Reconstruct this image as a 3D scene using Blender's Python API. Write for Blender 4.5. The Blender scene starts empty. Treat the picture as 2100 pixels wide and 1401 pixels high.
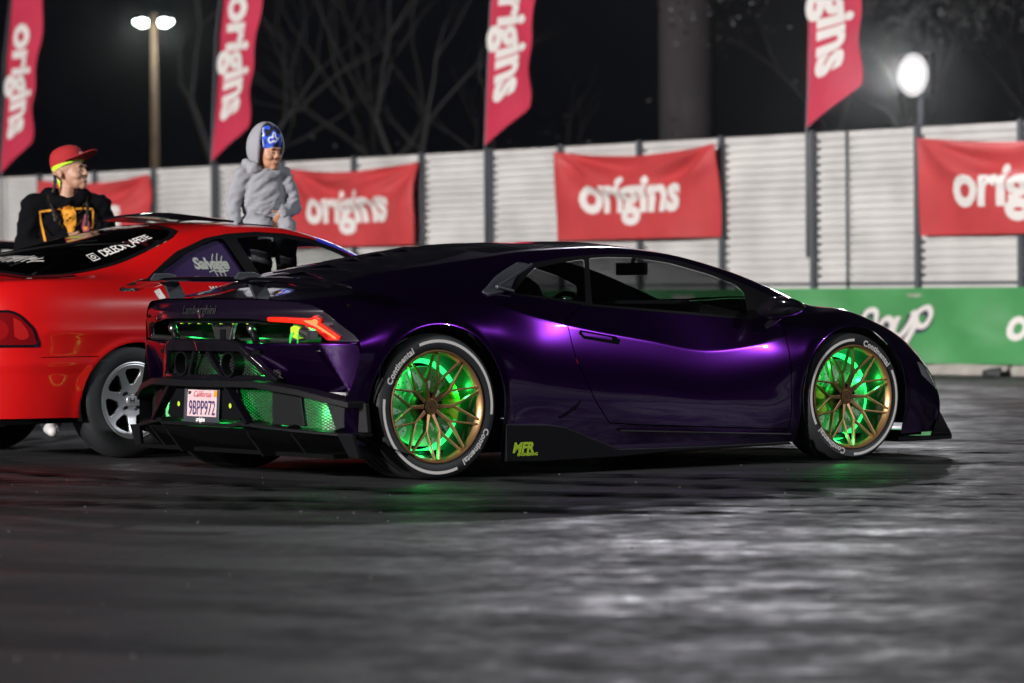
import bpy, bmesh, math, random
import numpy as np
from mathutils import Vector, Matrix

S = bpy.context.scene
COL = S.collection
R = math.radians
random.seed(7)
np.random.seed(7)

# ------------------------------------------------------------------ camera
cam_d = bpy.data.cameras.new('camera')
cam_d.sensor_width = 36.0
cam_d.lens = 124.47
cam_d.clip_start = 0.2
cam_d.clip_end = 1500
cam_d.dof.use_dof = True
cam_d.dof.focus_distance = 17.5
cam_d.dof.aperture_fstop = 2.7
cam = bpy.data.objects.new('camera', cam_d)
COL.objects.link(cam)
cam.matrix_world = (Matrix.Translation((0, 0, 0.9008)) @ Matrix.Rotation(math.pi / 2 - 0.01516, 4, 'X')
                    @ Matrix.Rotation(-0.00775, 4, 'Z'))
S.camera = cam

# ------------------------------------------------------------------ night sky
W = bpy.data.worlds.new('World')
S.world = W
W.use_nodes = True
bg = W.node_tree.nodes['Background']
bg.inputs[0].default_value = (0.0021, 0.0023, 0.0034, 1)
bg.inputs[1].default_value = 1.0
S.view_settings.view_transform = 'Standard'
S.view_settings.look = 'None'
S.view_settings.exposure = 0.0
S.view_settings.gamma = 1.0
S.view_settings.use_curve_mapping = False
S.cycles.use_denoising = True
S.cycles.max_bounces = 10
S.cycles.transparent_max_bounces = 24
S.cycles.sample_clamp_indirect = 4.0
S.cycles.caustics_reflective = False
S.cycles.caustics_refractive = False


def lamp(name, loc, power, col=(1, 1, 1), radius=0.15, kind='POINT', aim=None, spot=None, blend=0.4):
    d = bpy.data.lights.new(name, kind)
    d.energy = power
    d.color = col
    d.shadow_soft_size = radius
    o = bpy.data.objects.new(name, d)
    o.location = loc
    COL.objects.link(o)
    if aim is not None:
        o.rotation_euler = (Vector(aim) - Vector(loc)).to_track_quat('-Z', 'Y').to_euler()
    if spot:
        d.spot_size = R(spot)
        d.spot_blend = blend
    return o


# track floodlights: one on the tall pole behind the fence, one bank off to the left behind the camera, one to the right
lamp('floodlight_pole_lamp', (2.9, 59.4, 13.0), 6800, (0.94, 0.93, 1.0), 0.25)
for i_, (x_, y_, z_) in enumerate([(-46.0, -30.0, 15.5), (-44.6, -30.6, 15.5), (-45.3, -30.2, 17.0), (-52.0, -22.0, 14.0)]):
    lamp('track_floodlight', (x_, y_, z_), 80000, (1.0, 0.95, 0.93), 0.16)
lamp('side_floodlight', (60.8, 5.2, 32.7), 70000, (0.93, 0.97, 1.0), 0.45, 'SPOT', aim=(0.75, 18.0, 0.8), spot=9.5, blend=0.35)


# ------------------------------------------------------------------ materials
def mat(name, col=(0.5, 0.5, 0.5), rough=0.5, metal=0.0, coat=0.0, coat_rough=0.03, spec=0.5, emit=None, es=0.0,
        noise=None, bump=None, trans=0.0):
    m = bpy.data.materials.new(name)
    m.use_nodes = True
    nt = m.node_tree
    b = nt.nodes['Principled BSDF']
    b.inputs['Base Color'].default_value = (*col, 1)
    b.inputs['Roughness'].default_value = rough
    b.inputs['Metallic'].default_value = metal
    b.inputs['Coat Weight'].default_value = coat
    b.inputs['Coat Roughness'].default_value = coat_rough
    b.inputs['Specular IOR Level'].default_value = spec
    b.inputs['Transmission Weight'].default_value = trans
    if emit:
        b.inputs['Emission Color'].default_value = (*emit, 1)
        b.inputs['Emission Strength'].default_value = es
    if noise or bump:
        tc = nt.nodes.new('ShaderNodeTexCoord')
    if noise:      # (scale, amount, stretch)
        sc, am = noise[0], noise[1]
        n = nt.nodes.new('ShaderNodeTexNoise')
        n.inputs['Scale'].default_value = sc
        n.inputs['Detail'].default_value = 5
        nt.links.new(tc.outputs['Object'], n.inputs['Vector'])
        r = nt.nodes.new('ShaderNodeMapRange')
        r.inputs['From Min'].default_value = 0.3
        r.inputs['From Max'].default_value = 0.7
        r.inputs['To Min'].default_value = 1 - am
        r.inputs['To Max'].default_value = 1 + am
        nt.links.new(n.outputs['Fac'], r.inputs['Value'])
        mx = nt.nodes.new('ShaderNodeVectorMath')
        mx.operation = 'SCALE'
        mx.inputs[0].default_value = col
        nt.links.new(r.outputs[0], mx.inputs['Scale'])
        nt.links.new(mx.outputs[0], b.inputs['Base Color'])
    if bump:       # (scale, strength)
        n2 = nt.nodes.new('ShaderNodeTexNoise')
        n2.inputs['Scale'].default_value = bump[0]
        n2.inputs['Detail'].default_value = 4
        nt.links.new(tc.outputs['Object'], n2.inputs['Vector'])
        bp = nt.nodes.new('ShaderNodeBump')
        bp.inputs['Strength'].default_value = bump[1]
        bp.inputs['Distance'].default_value = 0.01
        nt.links.new(n2.outputs['Fac'], bp.inputs['Height'])
        nt.links.new(bp.outputs[0], b.inputs['Normal'])
    return m


def glass_mat(name, tint, refl=1.0):
    m = bpy.data.materials.new(name)
    m.use_nodes = True
    nt = m.node_tree
    nt.nodes.clear()
    out = nt.nodes.new('ShaderNodeOutputMaterial')
    tr = nt.nodes.new('ShaderNodeBsdfTransparent')
    tr.inputs[0].default_value = (*tint, 1)
    gl = nt.nodes.new('ShaderNodeBsdfGlossy')
    gl.inputs['Roughness'].default_value = 0.02
    fr = nt.nodes.new('ShaderNodeLayerWeight')
    fr.inputs['Blend'].default_value = 0.5
    pw = nt.nodes.new('ShaderNodeMath')
    pw.operation = 'POWER'
    pw.inputs[1].default_value = 5
    nt.links.new(fr.outputs['Facing'], pw.inputs[0])
    mu = nt.nodes.new('ShaderNodeMath')
    mu.operation = 'MULTIPLY_ADD'
    mu.inputs[1].default_value = 0.92 * min(1, refl)
    mu.inputs[2].default_value = 0.05 * refl
    nt.links.new(pw.outputs[0], mu.inputs[0])
    mx = nt.nodes.new('ShaderNodeMixShader')
    nt.links.new(mu.outputs[0], mx.inputs[0])
    nt.links.new(tr.outputs[0], mx.inputs[1])
    nt.links.new(gl.outputs[0], mx.inputs[2])
    nt.links.new(mx.outputs[0], out.inputs[0])
    return m


def two_sided(m, inner):
    """the inside face of a body panel is trimmed in dark cloth"""
    nt = m.node_tree
    out = [n for n in nt.nodes if n.type == 'OUTPUT_MATERIAL'][0]
    b = nt.nodes['Principled BSDF']
    g = nt.nodes.new('ShaderNodeNewGeometry')
    d = nt.nodes.new('ShaderNodeBsdfDiffuse')
    d.inputs[0].default_value = (*inner, 1)
    mx = nt.nodes.new('ShaderNodeMixShader')
    nt.links.new(g.outputs['Backfacing'], mx.inputs[0])
    nt.links.new(b.outputs[0], mx.inputs[1])
    nt.links.new(d.outputs[0], mx.inputs[2])
    nt.links.new(mx.outputs[0], out.inputs[0])


def carbon_mat(name):
    m = mat(name, (0.012, 0.012, 0.014), 0.45, 0.0, 0.08, 0.05, spec=0.06)
    nt = m.node_tree
    b = nt.nodes['Principled BSDF']
    tc = nt.nodes.new('ShaderNodeTexCoord')
    w = nt.nodes.new('ShaderNodeTexChecker')
    w.inputs['Scale'].default_value = 140
    w.inputs[1].default_value = (0.0025, 0.0025, 0.003, 1)
    w.inputs[2].default_value = (0.012, 0.012, 0.014, 1)
    nt.links.new(tc.outputs['Object'], w.inputs['Vector'])
    nt.links.new(w.outputs[0], b.inputs['Base Color'])
    return m


M = {}
M['purple'] = mat('purple_pearl_paint', (0.039, 0.0024, 0.092), 0.225, 0.95, 1.0, 0.02)
two_sided(M['purple'], (0.012, 0.011, 0.016))
M['gloss_black'] = mat('gloss_black_paint', (0.006, 0.005, 0.008), 0.06, 0, 1.0, 0.02)
M['satin_black'] = mat('satin_black_trim', (0.0045, 0.0045, 0.0055), 0.45, spec=0.10)
M['tail_black'] = mat('violet_black_paint', (0.006, 0.003, 0.010), 0.2, 0, 1.0, 0.02)
M['grey_satin'] = mat('grey_satin_trim', (0.035, 0.039, 0.05), 0.45)
M['rubber_black'] = mat('tyre_rubber', (0.016, 0.017, 0.020), 0.62, bump=(60, 0.15))
M['white_print'] = mat('white_print', (0.80, 0.77, 0.74), 0.6)
M['bronze'] = mat('bronze_alloy', (0.40, 0.215, 0.10), 0.36, 0.7)
M['carbon'] = carbon_mat('carbon_weave')
M['dark_cavity'] = mat('dark_cavity', (0.004, 0.004, 0.004), 0.9, spec=0.03)
M['mesh_black'] = mat('black_grille_mesh', (0.01, 0.01, 0.01), 0.5)
M['steel'] = mat('brushed_steel', (0.45, 0.45, 0.46), 0.3, 1.0)
M['disc'] = mat('brake_disc_metal', (0.62, 0.64, 0.62), 0.35, 0.6)
M['lime'] = mat('lime_paint', (0.42, 0.62, 0.03), 0.4)
M['tint'] = glass_mat('tinted_window_glass', (0.40, 0.41, 0.42))
M['tint_dark'] = glass_mat('dark_tinted_glass', (0.14, 0.14, 0.15))
M['red_light'] = mat('lit_red_tail_lamp', (0.5, 0.01, 0.0), 0.3, emit=(1.0, 0.016, 0.008), es=0.6)
M['orange_light'] = mat('lit_tail_lamp_core', (0.5, 0.05, 0.0), 0.3, emit=(1.0, 0.20, 0.07), es=1.7)
M['green_led'] = mat('lit_green_led_strip', (0.02, 0.4, 0.05), 0.4, emit=(0.02, 1.0, 0.16), es=2.2)
M['lamp_dark'] = mat('unlit_red_lens', (0.05, 0.002, 0.002), 0.15, 0, 1.0, 0.02)
M['barrel'] = mat('dark_bronze_barrel', (0.025, 0.015, 0.008), 0.45, 0.5)
M['cavity_grey'] = mat('grey_undertray', (0.30, 0.30, 0.30), 0.7, noise=(14, .5))
M['lamp_glass'] = mat('headlamp_glass', (0.35, 0.35, 0.37), 0.18, 0.4, 1.0, 0.02)
M['skirt_black'] = mat('skirt_black', (0.004, 0.004, 0.0055), 0.5, spec=0.12)
M['cabin'] = mat('cabin_trim', (0.015, 0.015, 0.017), 0.8)


# ------------------------------------------------------------------ mesh helpers
def link(o, parent=None):
    COL.objects.link(o)
    if parent is not None:
        o.parent = parent
    return o


def mk(name, V, F, m, parent=None, smooth=False, normals=None, loc=None, mats=None, fm=None, kind=None):
    me = bpy.data.meshes.new(name)
    me.from_pydata([tuple(map(float, v)) for v in V], [], [tuple(map(int, f)) for f in F])
    for mm in (mats or [m]):
        me.materials.append(mm)
    if fm is not None:
        me.polygons.foreach_set('material_index', fm)
    me.update()
    if smooth or normals is not None:
        me.polygons.foreach_set('use_smooth', [True] * len(me.polygons))
    if normals is not None:
        me.normals_split_custom_set_from_vertices([tuple(map(float, n)) for n in normals])
    o = bpy.data.objects.new(name, me)
    if loc is not None:
        o.location = loc
    if kind:
        o['kind'] = kind
    return link(o, parent)


def dup(o, parent=None, loc=None, rot=None):
    c = o.copy()
    COL.objects.link(c)
    c.parent = parent
    if loc is not None:
        c.location = loc
    if rot is not None:
        c.rotation_euler = rot
    return c


def thing(name, label, cat, loc=(0, 0, 0), rotz=0.0, group=None):
    o = bpy.data.objects.new(name, None)
    o.empty_display_size = 0.2
    COL.objects.link(o)
    o.location = loc
    o.rotation_euler = (0, 0, rotz)
    o['label'] = label
    o['category'] = cat
    if group:
        o['group'] = group
    return o


def tag(o, label, cat, group=None):
    o['label'] = label
    o['category'] = cat
    if group:
        o['group'] = group
    return o


class MB:
    """collects plain pieces of one part"""
    def __init__(self):
        self.V = []
        self.F = []

    def add(self, V, F):
        n = len(self.V)
        self.V += [tuple(v) for v in V]
        self.F += [tuple(i + n for i in f) for f in F]
        return self

    def box(self, c, s, rot=None):
        x, y, z = [a / 2 for a in s]
        P = [Vector(p) for p in [(-x, -y, -z), (x, -y, -z), (x, y, -z), (-x, y, -z), (-x, -y, z), (x, -y, z), (x, y, z), (-x, y, z)]]
        if rot is not None:
            P = [rot @ p for p in P]
        c = Vector(c)
        return self.add([c + p for p in P], [(0, 3, 2, 1), (4, 5, 6, 7), (0, 1, 5, 4), (1, 2, 6, 5), (2, 3, 7, 6), (3, 0, 4, 7)])

    def beam(self, p, q, wa, wb, up, da, db=None):
        """bar from p to q, width wa->wb across, depth da->db along up"""
        p, q, up = Vector(p), Vector(q), Vector(up)
        db = da if db is None else db
        t = (q - p).normalized()
        s = t.cross(up).normalized()
        u = s.cross(t).normalized()
        V = [p - s * wa / 2 - u * da / 2, p + s * wa / 2 - u * da / 2, p + s * wa / 2 + u * da / 2, p - s * wa / 2 + u * da / 2,
             q - s * wb / 2 - u * db / 2, q + s * wb / 2 - u * db / 2, q + s * wb / 2 + u * db / 2, q - s * wb / 2 + u * db / 2]
        return self.add(V, [(3, 2, 1, 0), (4, 5, 6, 7), (0, 1, 5, 4), (1, 2, 6, 5), (2, 3, 7, 6), (3, 0, 4, 7)])

    def tube(self, pts, rad, n=8, cap=True):
        pts = [Vector(p) for p in pts]
        rads = rad if hasattr(rad, '__len__') else [rad] * len(pts)
        base = len(self.V)
        ref = None
        for i, p in enumerate(pts):
            t = (pts[min(i + 1, len(pts) - 1)] - pts[max(i - 1, 0)]).normalized()
            if ref is None:
                ref = Vector((0, 0, 1)) if abs(t.z) < 0.9 else Vector((1, 0, 0))
            a = t.cross(ref).normalized()
            b = a.cross(t).normalized()
            ref = b
            for k in range(n):
                an = 2 * math.pi * k / n
                self.V.append(tuple(p + (a * math.cos(an) + b * math.sin(an)) * rads[i]))
        for i in range(len(pts) - 1):
            for k in range(n):
                k2 = (k + 1) % n
                self.F.append((base + i * n + k, base + i * n + k2, base + (i + 1) * n + k2, base + (i + 1) * n + k))
        if cap:
            self.F.append(tuple(base + k for k in range(n))[::-1])
            self.F.append(tuple(base + (len(pts) - 1) * n + k for k in range(n)))
        return self

    def lathe(self, prof, n=32, axis='Y', a0=0.0, a1=2 * math.pi, c=(0, 0, 0)):
        """prof = [(radius, along axis)]"""
        full = abs(a1 - a0 - 2 * math.pi) < 1e-6
        m = n if full else n + 1
        base = len(self.V)
        for k in range(m):
            a = a0 + (a1 - a0) * k / n
            for r, h in prof:
                if axis == 'Y':
                    v = (r * math.cos(a), h, r * math.sin(a))
                elif axis == 'X':
                    v = (h, r * math.cos(a), r * math.sin(a))
                else:
                    v = (r * math.cos(a), r * math.sin(a), h)
                self.V.append((v[0] + c[0], v[1] + c[1], v[2] + c[2]))
        L = len(prof)
        for k in range(n):
            k2 = (k + 1) % m
            for i in range(L - 1):
                self.F.append((base + k * L + i, base + k2 * L + i, base + k2 * L + i + 1, base + k * L + i + 1))
        return self

    def prism(self, poly, d0, d1, f):
        """polygon (a,b) swept from d0 to d1, mapped by f(a,b,d)"""
        n = len(poly)
        V = [f(a, b, d0) for a, b in poly] + [f(a, b, d1) for a, b in poly]
        F = [tuple(range(n))[::-1], tuple(range(n, 2 * n))]
        F += [(i, (i + 1) % n, n + (i + 1) % n, n + i) for i in range(n)]
        return self.add(V, F)

    def build(self, name, m, parent=None, smooth=False, bevel=0.0, kind=None, auto=None, loc=None):
        o = mk(name, self.V, self.F, m, parent, smooth, kind=kind, loc=loc)
        bm = bmesh.new()
        bm.from_mesh(o.data)
        bmesh.ops.recalc_face_normals(bm, faces=bm.faces)
        bm.to_mesh(o.data)
        bm.free()
        if auto:
            o.data.set_sharp_from_angle(angle=R(auto))
            o.data.polygons.foreach_set('use_smooth', [True] * len(o.data.polygons))
        if bevel:
            b = o.modifiers.new('bevel', 'BEVEL')
            b.width = bevel
            b.segments = 2
            b.limit_method = 'ANGLE'
            b.angle_limit = R(35)
            b.harden_normals = False
        return o


def pchip(xs, Y, q):
    xs = np.asarray(xs, float)
    Y = np.asarray(Y, float)
    q = np.asarray(q, float)
    h = np.diff(xs)
    d = np.diff(Y, axis=0) / h[:, None]
    m = np.zeros_like(Y)
    for i in range(1, len(xs) - 1):
        w1, w2 = 2 * h[i] + h[i - 1], h[i] + 2 * h[i - 1]
        same = d[i - 1] * d[i] > 0
        den = np.where(same, w1 / np.where(same, d[i - 1], 1) + w2 / np.where(same, d[i], 1), 1)
        m[i] = np.where(same, (w1 + w2) / den, 0)
    m[0], m[-1] = d[0], d[-1]
    i = np.clip(np.searchsorted(xs, q) - 1, 0, len(xs) - 2)
    t = ((q - xs[i]) / h[i])[:, None]
    hh = h[i][:, None]
    return ((1 + 2 * t) * (1 - t) ** 2 * Y[i] + t * (1 - t) ** 2 * hh * m[i] + t * t * (3 - 2 * t) * Y[i + 1] + t * t * (t - 1) * hh * m[i + 1])


def catmull(xs, Y, q):
    xs = np.asarray(xs, float)
    h = np.diff(xs)
    d = np.diff(Y, axis=0) / h[:, None]
    m = np.zeros_like(Y)
    m[1:-1] = (d[:-1] * h[1:, None] + d[1:] * h[:-1, None]) / (h[1:] + h[:-1])[:, None]
    m[0], m[-1] = 1.5 * d[0] - .5 * m[1], 1.5 * d[-1] - .5 * m[-2]
    i = np.clip(np.searchsorted(xs, q) - 1, 0, len(xs) - 2)
    t = ((q - xs[i]) / h[i])[:, None]
    hh = h[i][:, None]
    return ((1 + 2 * t) * (1 - t) ** 2 * Y[i] + t * (1 - t) ** 2 * hh * m[i] + t * t * (3 - 2 * t) * Y[i + 1] + t * t * (t - 1) * hh * m[i + 1])


def sdf_poly(P, poly):
    """signed distance (negative inside) of 2-D points to a polygon"""
    P = np.asarray(P, float)
    best = np.full(len(P), 1e9)
    ins = np.zeros(len(P), bool)
    n = len(poly)
    for i in range(n):
        a = np.array(poly[i], float)
        b = np.array(poly[(i + 1) % n], float)
        e = b - a
        t = np.clip(((P - a) @ e) / (e @ e), 0, 1)
        best = np.minimum(best, np.linalg.norm(P - a - t[:, None] * e, axis=1))
        if a[1] != b[1]:
            c = ((a[1] > P[:, 1]) != (b[1] > P[:, 1])) & (P[:, 0] < (b[0] - a[0]) * (P[:, 1] - a[1]) / (b[1] - a[1]) + a[0])
            ins ^= c
    return np.where(ins, -best, best)


class Shell:
    """a sheet that can be cut along curves and taken apart into panels"""
    def __init__(self, G, closed=False):
        nu, nv, _ = G.shape
        self.V = G.reshape(-1, 3).copy()
        du = np.gradient(G, axis=0)
        dv = np.gradient(G, axis=1)
        N = np.cross(du, dv).reshape(-1, 3)
        self.N = N / np.maximum(np.linalg.norm(N, axis=1, keepdims=True), 1e-12)
        self.F = [(i * nv + j, (i + 1) * nv + j, (i + 1) * nv + j + 1, i * nv + j + 1) for i in range(nu - 1) for j in range(nv - 1)]
        self.T = ['body'] * len(self.F)

    def flip(self):
        self.N = -self.N
        self.F = [f[::-1] for f in self.F]
        return self

    def cut(self, fun, inside, only=('body',), where=None):
        val = fun(self.V)
        val = np.where(np.abs(val) < 2e-5, 2e-5, val)
        newV, newN, nid = [], [], {}
        n0 = len(self.V)
        F2, T2 = [], []
        vl = val.tolist()

        def cross(a, b):
            k = (a, b) if a < b else (b, a)
            if k not in nid:
                t = vl[k[0]] / (vl[k[0]] - vl[k[1]])
                nid[k] = n0 + len(newV)
                newV.append(self.V[k[0]] * (1 - t) + self.V[k[1]] * t)
                nn = self.N[k[0]] * (1 - t) + self.N[k[1]] * t
                newN.append(nn / max(np.linalg.norm(nn), 1e-12))
            return nid[k]
        for f, t in zip(self.F, self.T):
            if t not in only or (where is not None and not where(self.V[f[0]])):
                F2.append(f)
                T2.append(t)
                continue
            s = [vl[i] < 0 for i in f]
            if all(s):
                F2.append(f)
                T2.append(inside)
            elif not any(s):
                F2.append(f)
                T2.append(t)
            else:
                polys = [f]
                nc = sum(s[i] != s[i - 1] for i in range(len(f)))
                if nc > 2:
                    polys = [(f[0], f[i], f[i + 1]) for i in range(1, len(f) - 1)]
                for pf in polys:
                    A, B = [], []
                    for i in range(len(pf)):
                        a, b = pf[i], pf[(i + 1) % len(pf)]
                        (A if vl[a] < 0 else B).append(a)
                        if (vl[a] < 0) != (vl[b] < 0):
                            c = cross(a, b)
                            A.append(c)
                            B.append(c)
                    if len(A) > 2:
                        F2.append(tuple(A))
                        T2.append(inside)
                    if len(B) > 2:
                        F2.append(tuple(B))
                        T2.append(t)
        if newV:
            self.V = np.vstack([self.V, np.array(newV)])
            self.N = np.vstack([self.N, np.array(newN)])
        self.F, self.T = F2, T2
        return self

    def take(self, tags, offset=0.0):
        ids, F = {}, []
        for f, t in zip(self.F, self.T):
            if t in tags:
                F.append(tuple(ids.setdefault(i, len(ids)) for i in f))
        idx = list(ids.keys())
        V = self.V[idx] + self.N[idx] * offset
        return V, F, self.N[idx]

    def part(self, name, tags, m, parent, mirror=None, offset=0.0, both=False, solid=0.0):
        """mirror: -1 puts the sheet on the other side, both: one mesh with both sides"""
        V, F, N = self.take(tags, offset)
        if not F:
            return None
        if mirror == -1 or both:
            V2, N2 = V * [1, -1, 1], N * [1, -1, 1]
            F2 = [f[::-1] for f in F]
            if both:
                n = len(V)
                V, N = np.vstack([V, V2]), np.vstack([N, N2])
                F = F + [tuple(i + n for i in f) for f in F2]
            else:
                V, F, N = V2, F2, N2
        o = mk(name, V, F, m, parent, True, N)
        if solid:
            s = o.modifiers.new('thickness', 'SOLIDIFY')
            s.thickness = solid
            s.offset = -1
        return o


def text_mesh(txt, size=1.0, bold=0.0, shear=0.0, spacing=1.0, step=None, align='CENTER', extrude=0.0):
    """flat lettering as (V 2-D/3-D, F), centred on the origin; step cuts it fine enough to be bent"""
    c = bpy.data.curves.new('lettering', 'FONT')
    c.body = txt
    c.size = size
    c.offset = bold
    c.shear = shear
    c.space_character = spacing
    c.align_x = align
    c.align_y = 'CENTER'
    c.resolution_u = 3
    c.extrude = extrude
    c.fill_mode = 'FRONT' if not extrude else 'BOTH'
    o = bpy.data.objects.new('lettering', c)
    COL.objects.link(o)
    dg = bpy.context.evaluated_depsgraph_get()
    dg.update()
    me = bpy.data.meshes.new_from_object(o.evaluated_get(dg))
    bpy.data.objects.remove(o)
    bpy.data.curves.remove(c)
    bm = bmesh.new()
    bm.from_mesh(me)
    bpy.data.meshes.remove(me)
    if step:
        xs = [v.co.x for v in bm.verts]
        ys = [v.co.y for v in bm.verts]
        for ax, lo, hi in ((0, min(xs), max(xs)), (1, min(ys), max(ys))):
            k = lo + step
            while k < hi:
                no = (1, 0, 0) if ax == 0 else (0, 1, 0)
                bmesh.ops.bisect_plane(bm, geom=bm.verts[:] + bm.edges[:] + bm.faces[:], plane_co=Vector(no) * k, plane_no=no)
                k += step
    bm.verts.index_update()
    V = [tuple(v.co) for v in bm.verts]
    F = [tuple(v.index for v in f.verts) for f in bm.faces]
    bm.free()
    return V, F


def lettering(name, txt, fmap, m, parent, **kw):
    V, F = text_mesh(txt, **kw)
    return mk(name, [fmap(x, y) for x, y, z in V], F, m, parent)


def stroke_poly(pts, w):
    """ribbon polygon strips for hand-drawn marks: returns V(2-D), F"""
    V, F = [], []
    P = [Vector((a, b, 0)) for a, b in pts]
    ws = w if hasattr(w, '__len__') else [w] * len(P)
    for i, p in enumerate(P):
        t = (P[min(i + 1, len(P) - 1)] - P[max(i - 1, 0)]).normalized()
        n = Vector((-t.y, t.x, 0))
        V += [tuple((p + n * ws[i] / 2)[:2]), tuple((p - n * ws[i] / 2)[:2])]
    F = [(2 * i, 2 * i + 1, 2 * i + 3, 2 * i + 2) for i in range(len(P) - 1)]
    return V, F


def strokes(name, lines, fmap, m, parent, w=0.01):
    V, F = [], []
    for L in lines:
        v, f = stroke_poly(L, w)
        n = len(V)
        V += v
        F += [tuple(i + n for i in q) for q in f]
    return mk(name, [fmap(a, b) for a, b in V], F, m, parent)


class Proj:
    """puts flat marks onto a curved sheet along a given direction"""
    def __init__(self, o):
        from mathutils.bvhtree import BVHTree
        me = o.data
        self.b = BVHTree.FromPolygons([tuple(v.co) for v in me.vertices], [tuple(p.vertices) for p in me.polygons])

    def map(self, org, ax, ay, d, off=.003):
        org, ax, ay, d = Vector(org), Vector(ax), Vector(ay), Vector(d).normalized()
        last = [org.copy()]

        def f(x, y):
            p = org + ax * x + ay * y
            h = self.b.ray_cast(p - d * 1.0, d)
            if h[0] is None:
                h = self.b.find_nearest(p)
                if h[0] is None:
                    return tuple(last[0])
            q = h[0] - d * off
            last[0] = q
            return tuple(q)
        return f


# ------------------------------------------------------------------ ground
def asphalt():
    m = mat('worn_asphalt', (0.035, 0.035, 0.038), 0.6)
    nt = m.node_tree
    b = nt.nodes['Principled BSDF']
    N = nt.nodes.new
    L = nt.links.new
    tc = N('ShaderNodeTexCoord')

    def noise(scale, detail, rough=.55, vec=None):
        n = N('ShaderNodeTexNoise')
        n.inputs['Scale'].default_value = scale
        n.inputs['Detail'].default_value = detail
        n.inputs['Roughness'].default_value = rough
        L(vec or tc.outputs['Object'], n.inputs['Vector'])
        return n.outputs['Fac']

    def remap(v, a, c, lo, hi):
        r = N('ShaderNodeMapRange')
        r.inputs['From Min'].default_value = a
        r.inputs['From Max'].default_value = c
        r.inputs['To Min'].default_value = lo
        r.inputs['To Max'].default_value = hi
        L(v, r.inputs['Value'])
        return r.outputs[0]

    def math_(op, a, c):
        n = N('ShaderNodeMath')
        n.operation = op
        for i, q in enumerate((a, c)):
            if isinstance(q, (int, float)):
                n.inputs[i].default_value = q
            else:
                L(q, n.inputs[i])
        return n.outputs[0]
    mp = N('ShaderNodeMapping')
    mp.inputs['Rotation'].default_value = (0, 0, R(12))
    mp.inputs['Scale'].default_value = (0.55, 1.0, 1.0)
    L(tc.outputs['Object'], mp.inputs['Vector'])
    big = noise(0.8, 6, .6, mp.outputs[0])
    mid = noise(3.2, 5)
    fine = noise(70, 3)
    # rubber laid down in arcs by sliding tyres
    mp2 = N('ShaderNodeMapping')
    mp2.inputs['Location'].default_value = (-4.5, -22, 0)
    L(tc.outputs['Object'], mp2.inputs['Vector'])
    wv = N('ShaderNodeTexWave')
    wv.wave_type = 'RINGS'
    wv.rings_direction = 'Z'
    wv.inputs['Scale'].default_value = 0.30
    wv.inputs['Distortion'].default_value = 3.0
    wv.inputs['Detail'].default_value = 3
    wv.inputs['Detail Scale'].default_value = 0.6
    L(mp2.outputs[0], wv.inputs['Vector'])
    rub = remap(wv.outputs['Fac'], .62, .78, 0, 1)
    rub = math_('MULTIPLY', rub, remap(big, .4, .6, .15, 1))
    bright = math_('MULTIPLY', remap(big, .32, .68, .62, 1.35), remap(mid, .3, .7, .8, 1.2))
    bright = math_('MULTIPLY', bright, remap(fine, .3, .7, .5, 1.6))
    bright = math_('MULTIPLY', bright, remap(rub, 0, 1, 1.0, .38))
    sc = N('ShaderNodeVectorMath')
    sc.operation = 'SCALE'
    sc.inputs[0].default_value = (0.040, 0.039, 0.043)
    L(bright, sc.inputs['Scale'])
    L(sc.outputs[0], b.inputs['Base Color'])
    b.inputs['Specular IOR Level'].default_value = 0.09
    ro = math_('ADD', remap(mid, .32, .68, .70, .45), remap(big, .35, .65, .09, -.09))
    ro = math_('ADD', ro, remap(rub, 0, 1, 0, .10))
    ro = math_('ADD', ro, remap(noise(11, 5), .35, .65, -.09, .09))
    ro = math_('ADD', ro, remap(fine, .35, .65, -.05, .05))
    L(ro, b.inputs['Roughness'])
    h = math_('ADD', math_('MULTIPLY', mid, .7), math_('MULTIPLY', noise(14, 4), .25))
    h = math_('ADD', h, math_('MULTIPLY', fine, .16))
    bp = N('ShaderNodeBump')
    bp.inputs['Strength'].default_value = 0.55
    bp.inputs['Distance'].default_value = 0.02
    L(h, bp.inputs['Height'])
    L(bp.outputs[0], b.inputs['Normal'])
    return m


M['asphalt'] = asphalt()
gr = mk('ground', [(-400, -40, 0), (400, -40, 0), (400, 700, 0), (-400, 700, 0)], [(0, 1, 2, 3)], M['asphalt'])
gr['kind'] = 'structure'

# ------------------------------------------------------------------ fence line: s metres to the left of A, n metres towards the track
FA = Vector((4.6758, 35.7458, 0))
FD = Vector((-0.6354, 0.7722, 0))
FN = Vector((-0.7722, -0.6354, 0))
FYAW = math.atan2(FD.y, FD.x)
FH = 2.53


def fpt(s, n, z):
    p = FA + FD * s + FN * n
    return (p.x, p.y, z)


M['panel'] = mat('white_corrugated_sheet', (0.62, 0.615, 0.60), 0.55, noise=(1.6, .16))
M['post'] = mat('galvanised_post', (0.10, 0.11, 0.13), 0.5, 0.3)
M['banner_red'] = mat('red_banner_cloth', (0.55, 0.055, 0.06), 0.55, noise=(4, .08))
M['flag_red'] = mat('red_flag_cloth', (0.55, 0.03, 0.075), 0.7, noise=(4, .08))
M['banner_green'] = mat('green_banner_cloth', (0.075, 0.31, 0.105), 0.5, noise=(3, .08))
M['concrete'] = mat('pale_concrete', (0.42, 0.40, 0.36), 0.85, noise=(6, .2), bump=(18, .5))

# local frame of every fence thing: x along the fence to the left, y towards the track, z up
def flocal(name, label, cat, s, group=None):
    return thing(name, label, cat, fpt(s, 0, 0), FYAW, group)


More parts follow.
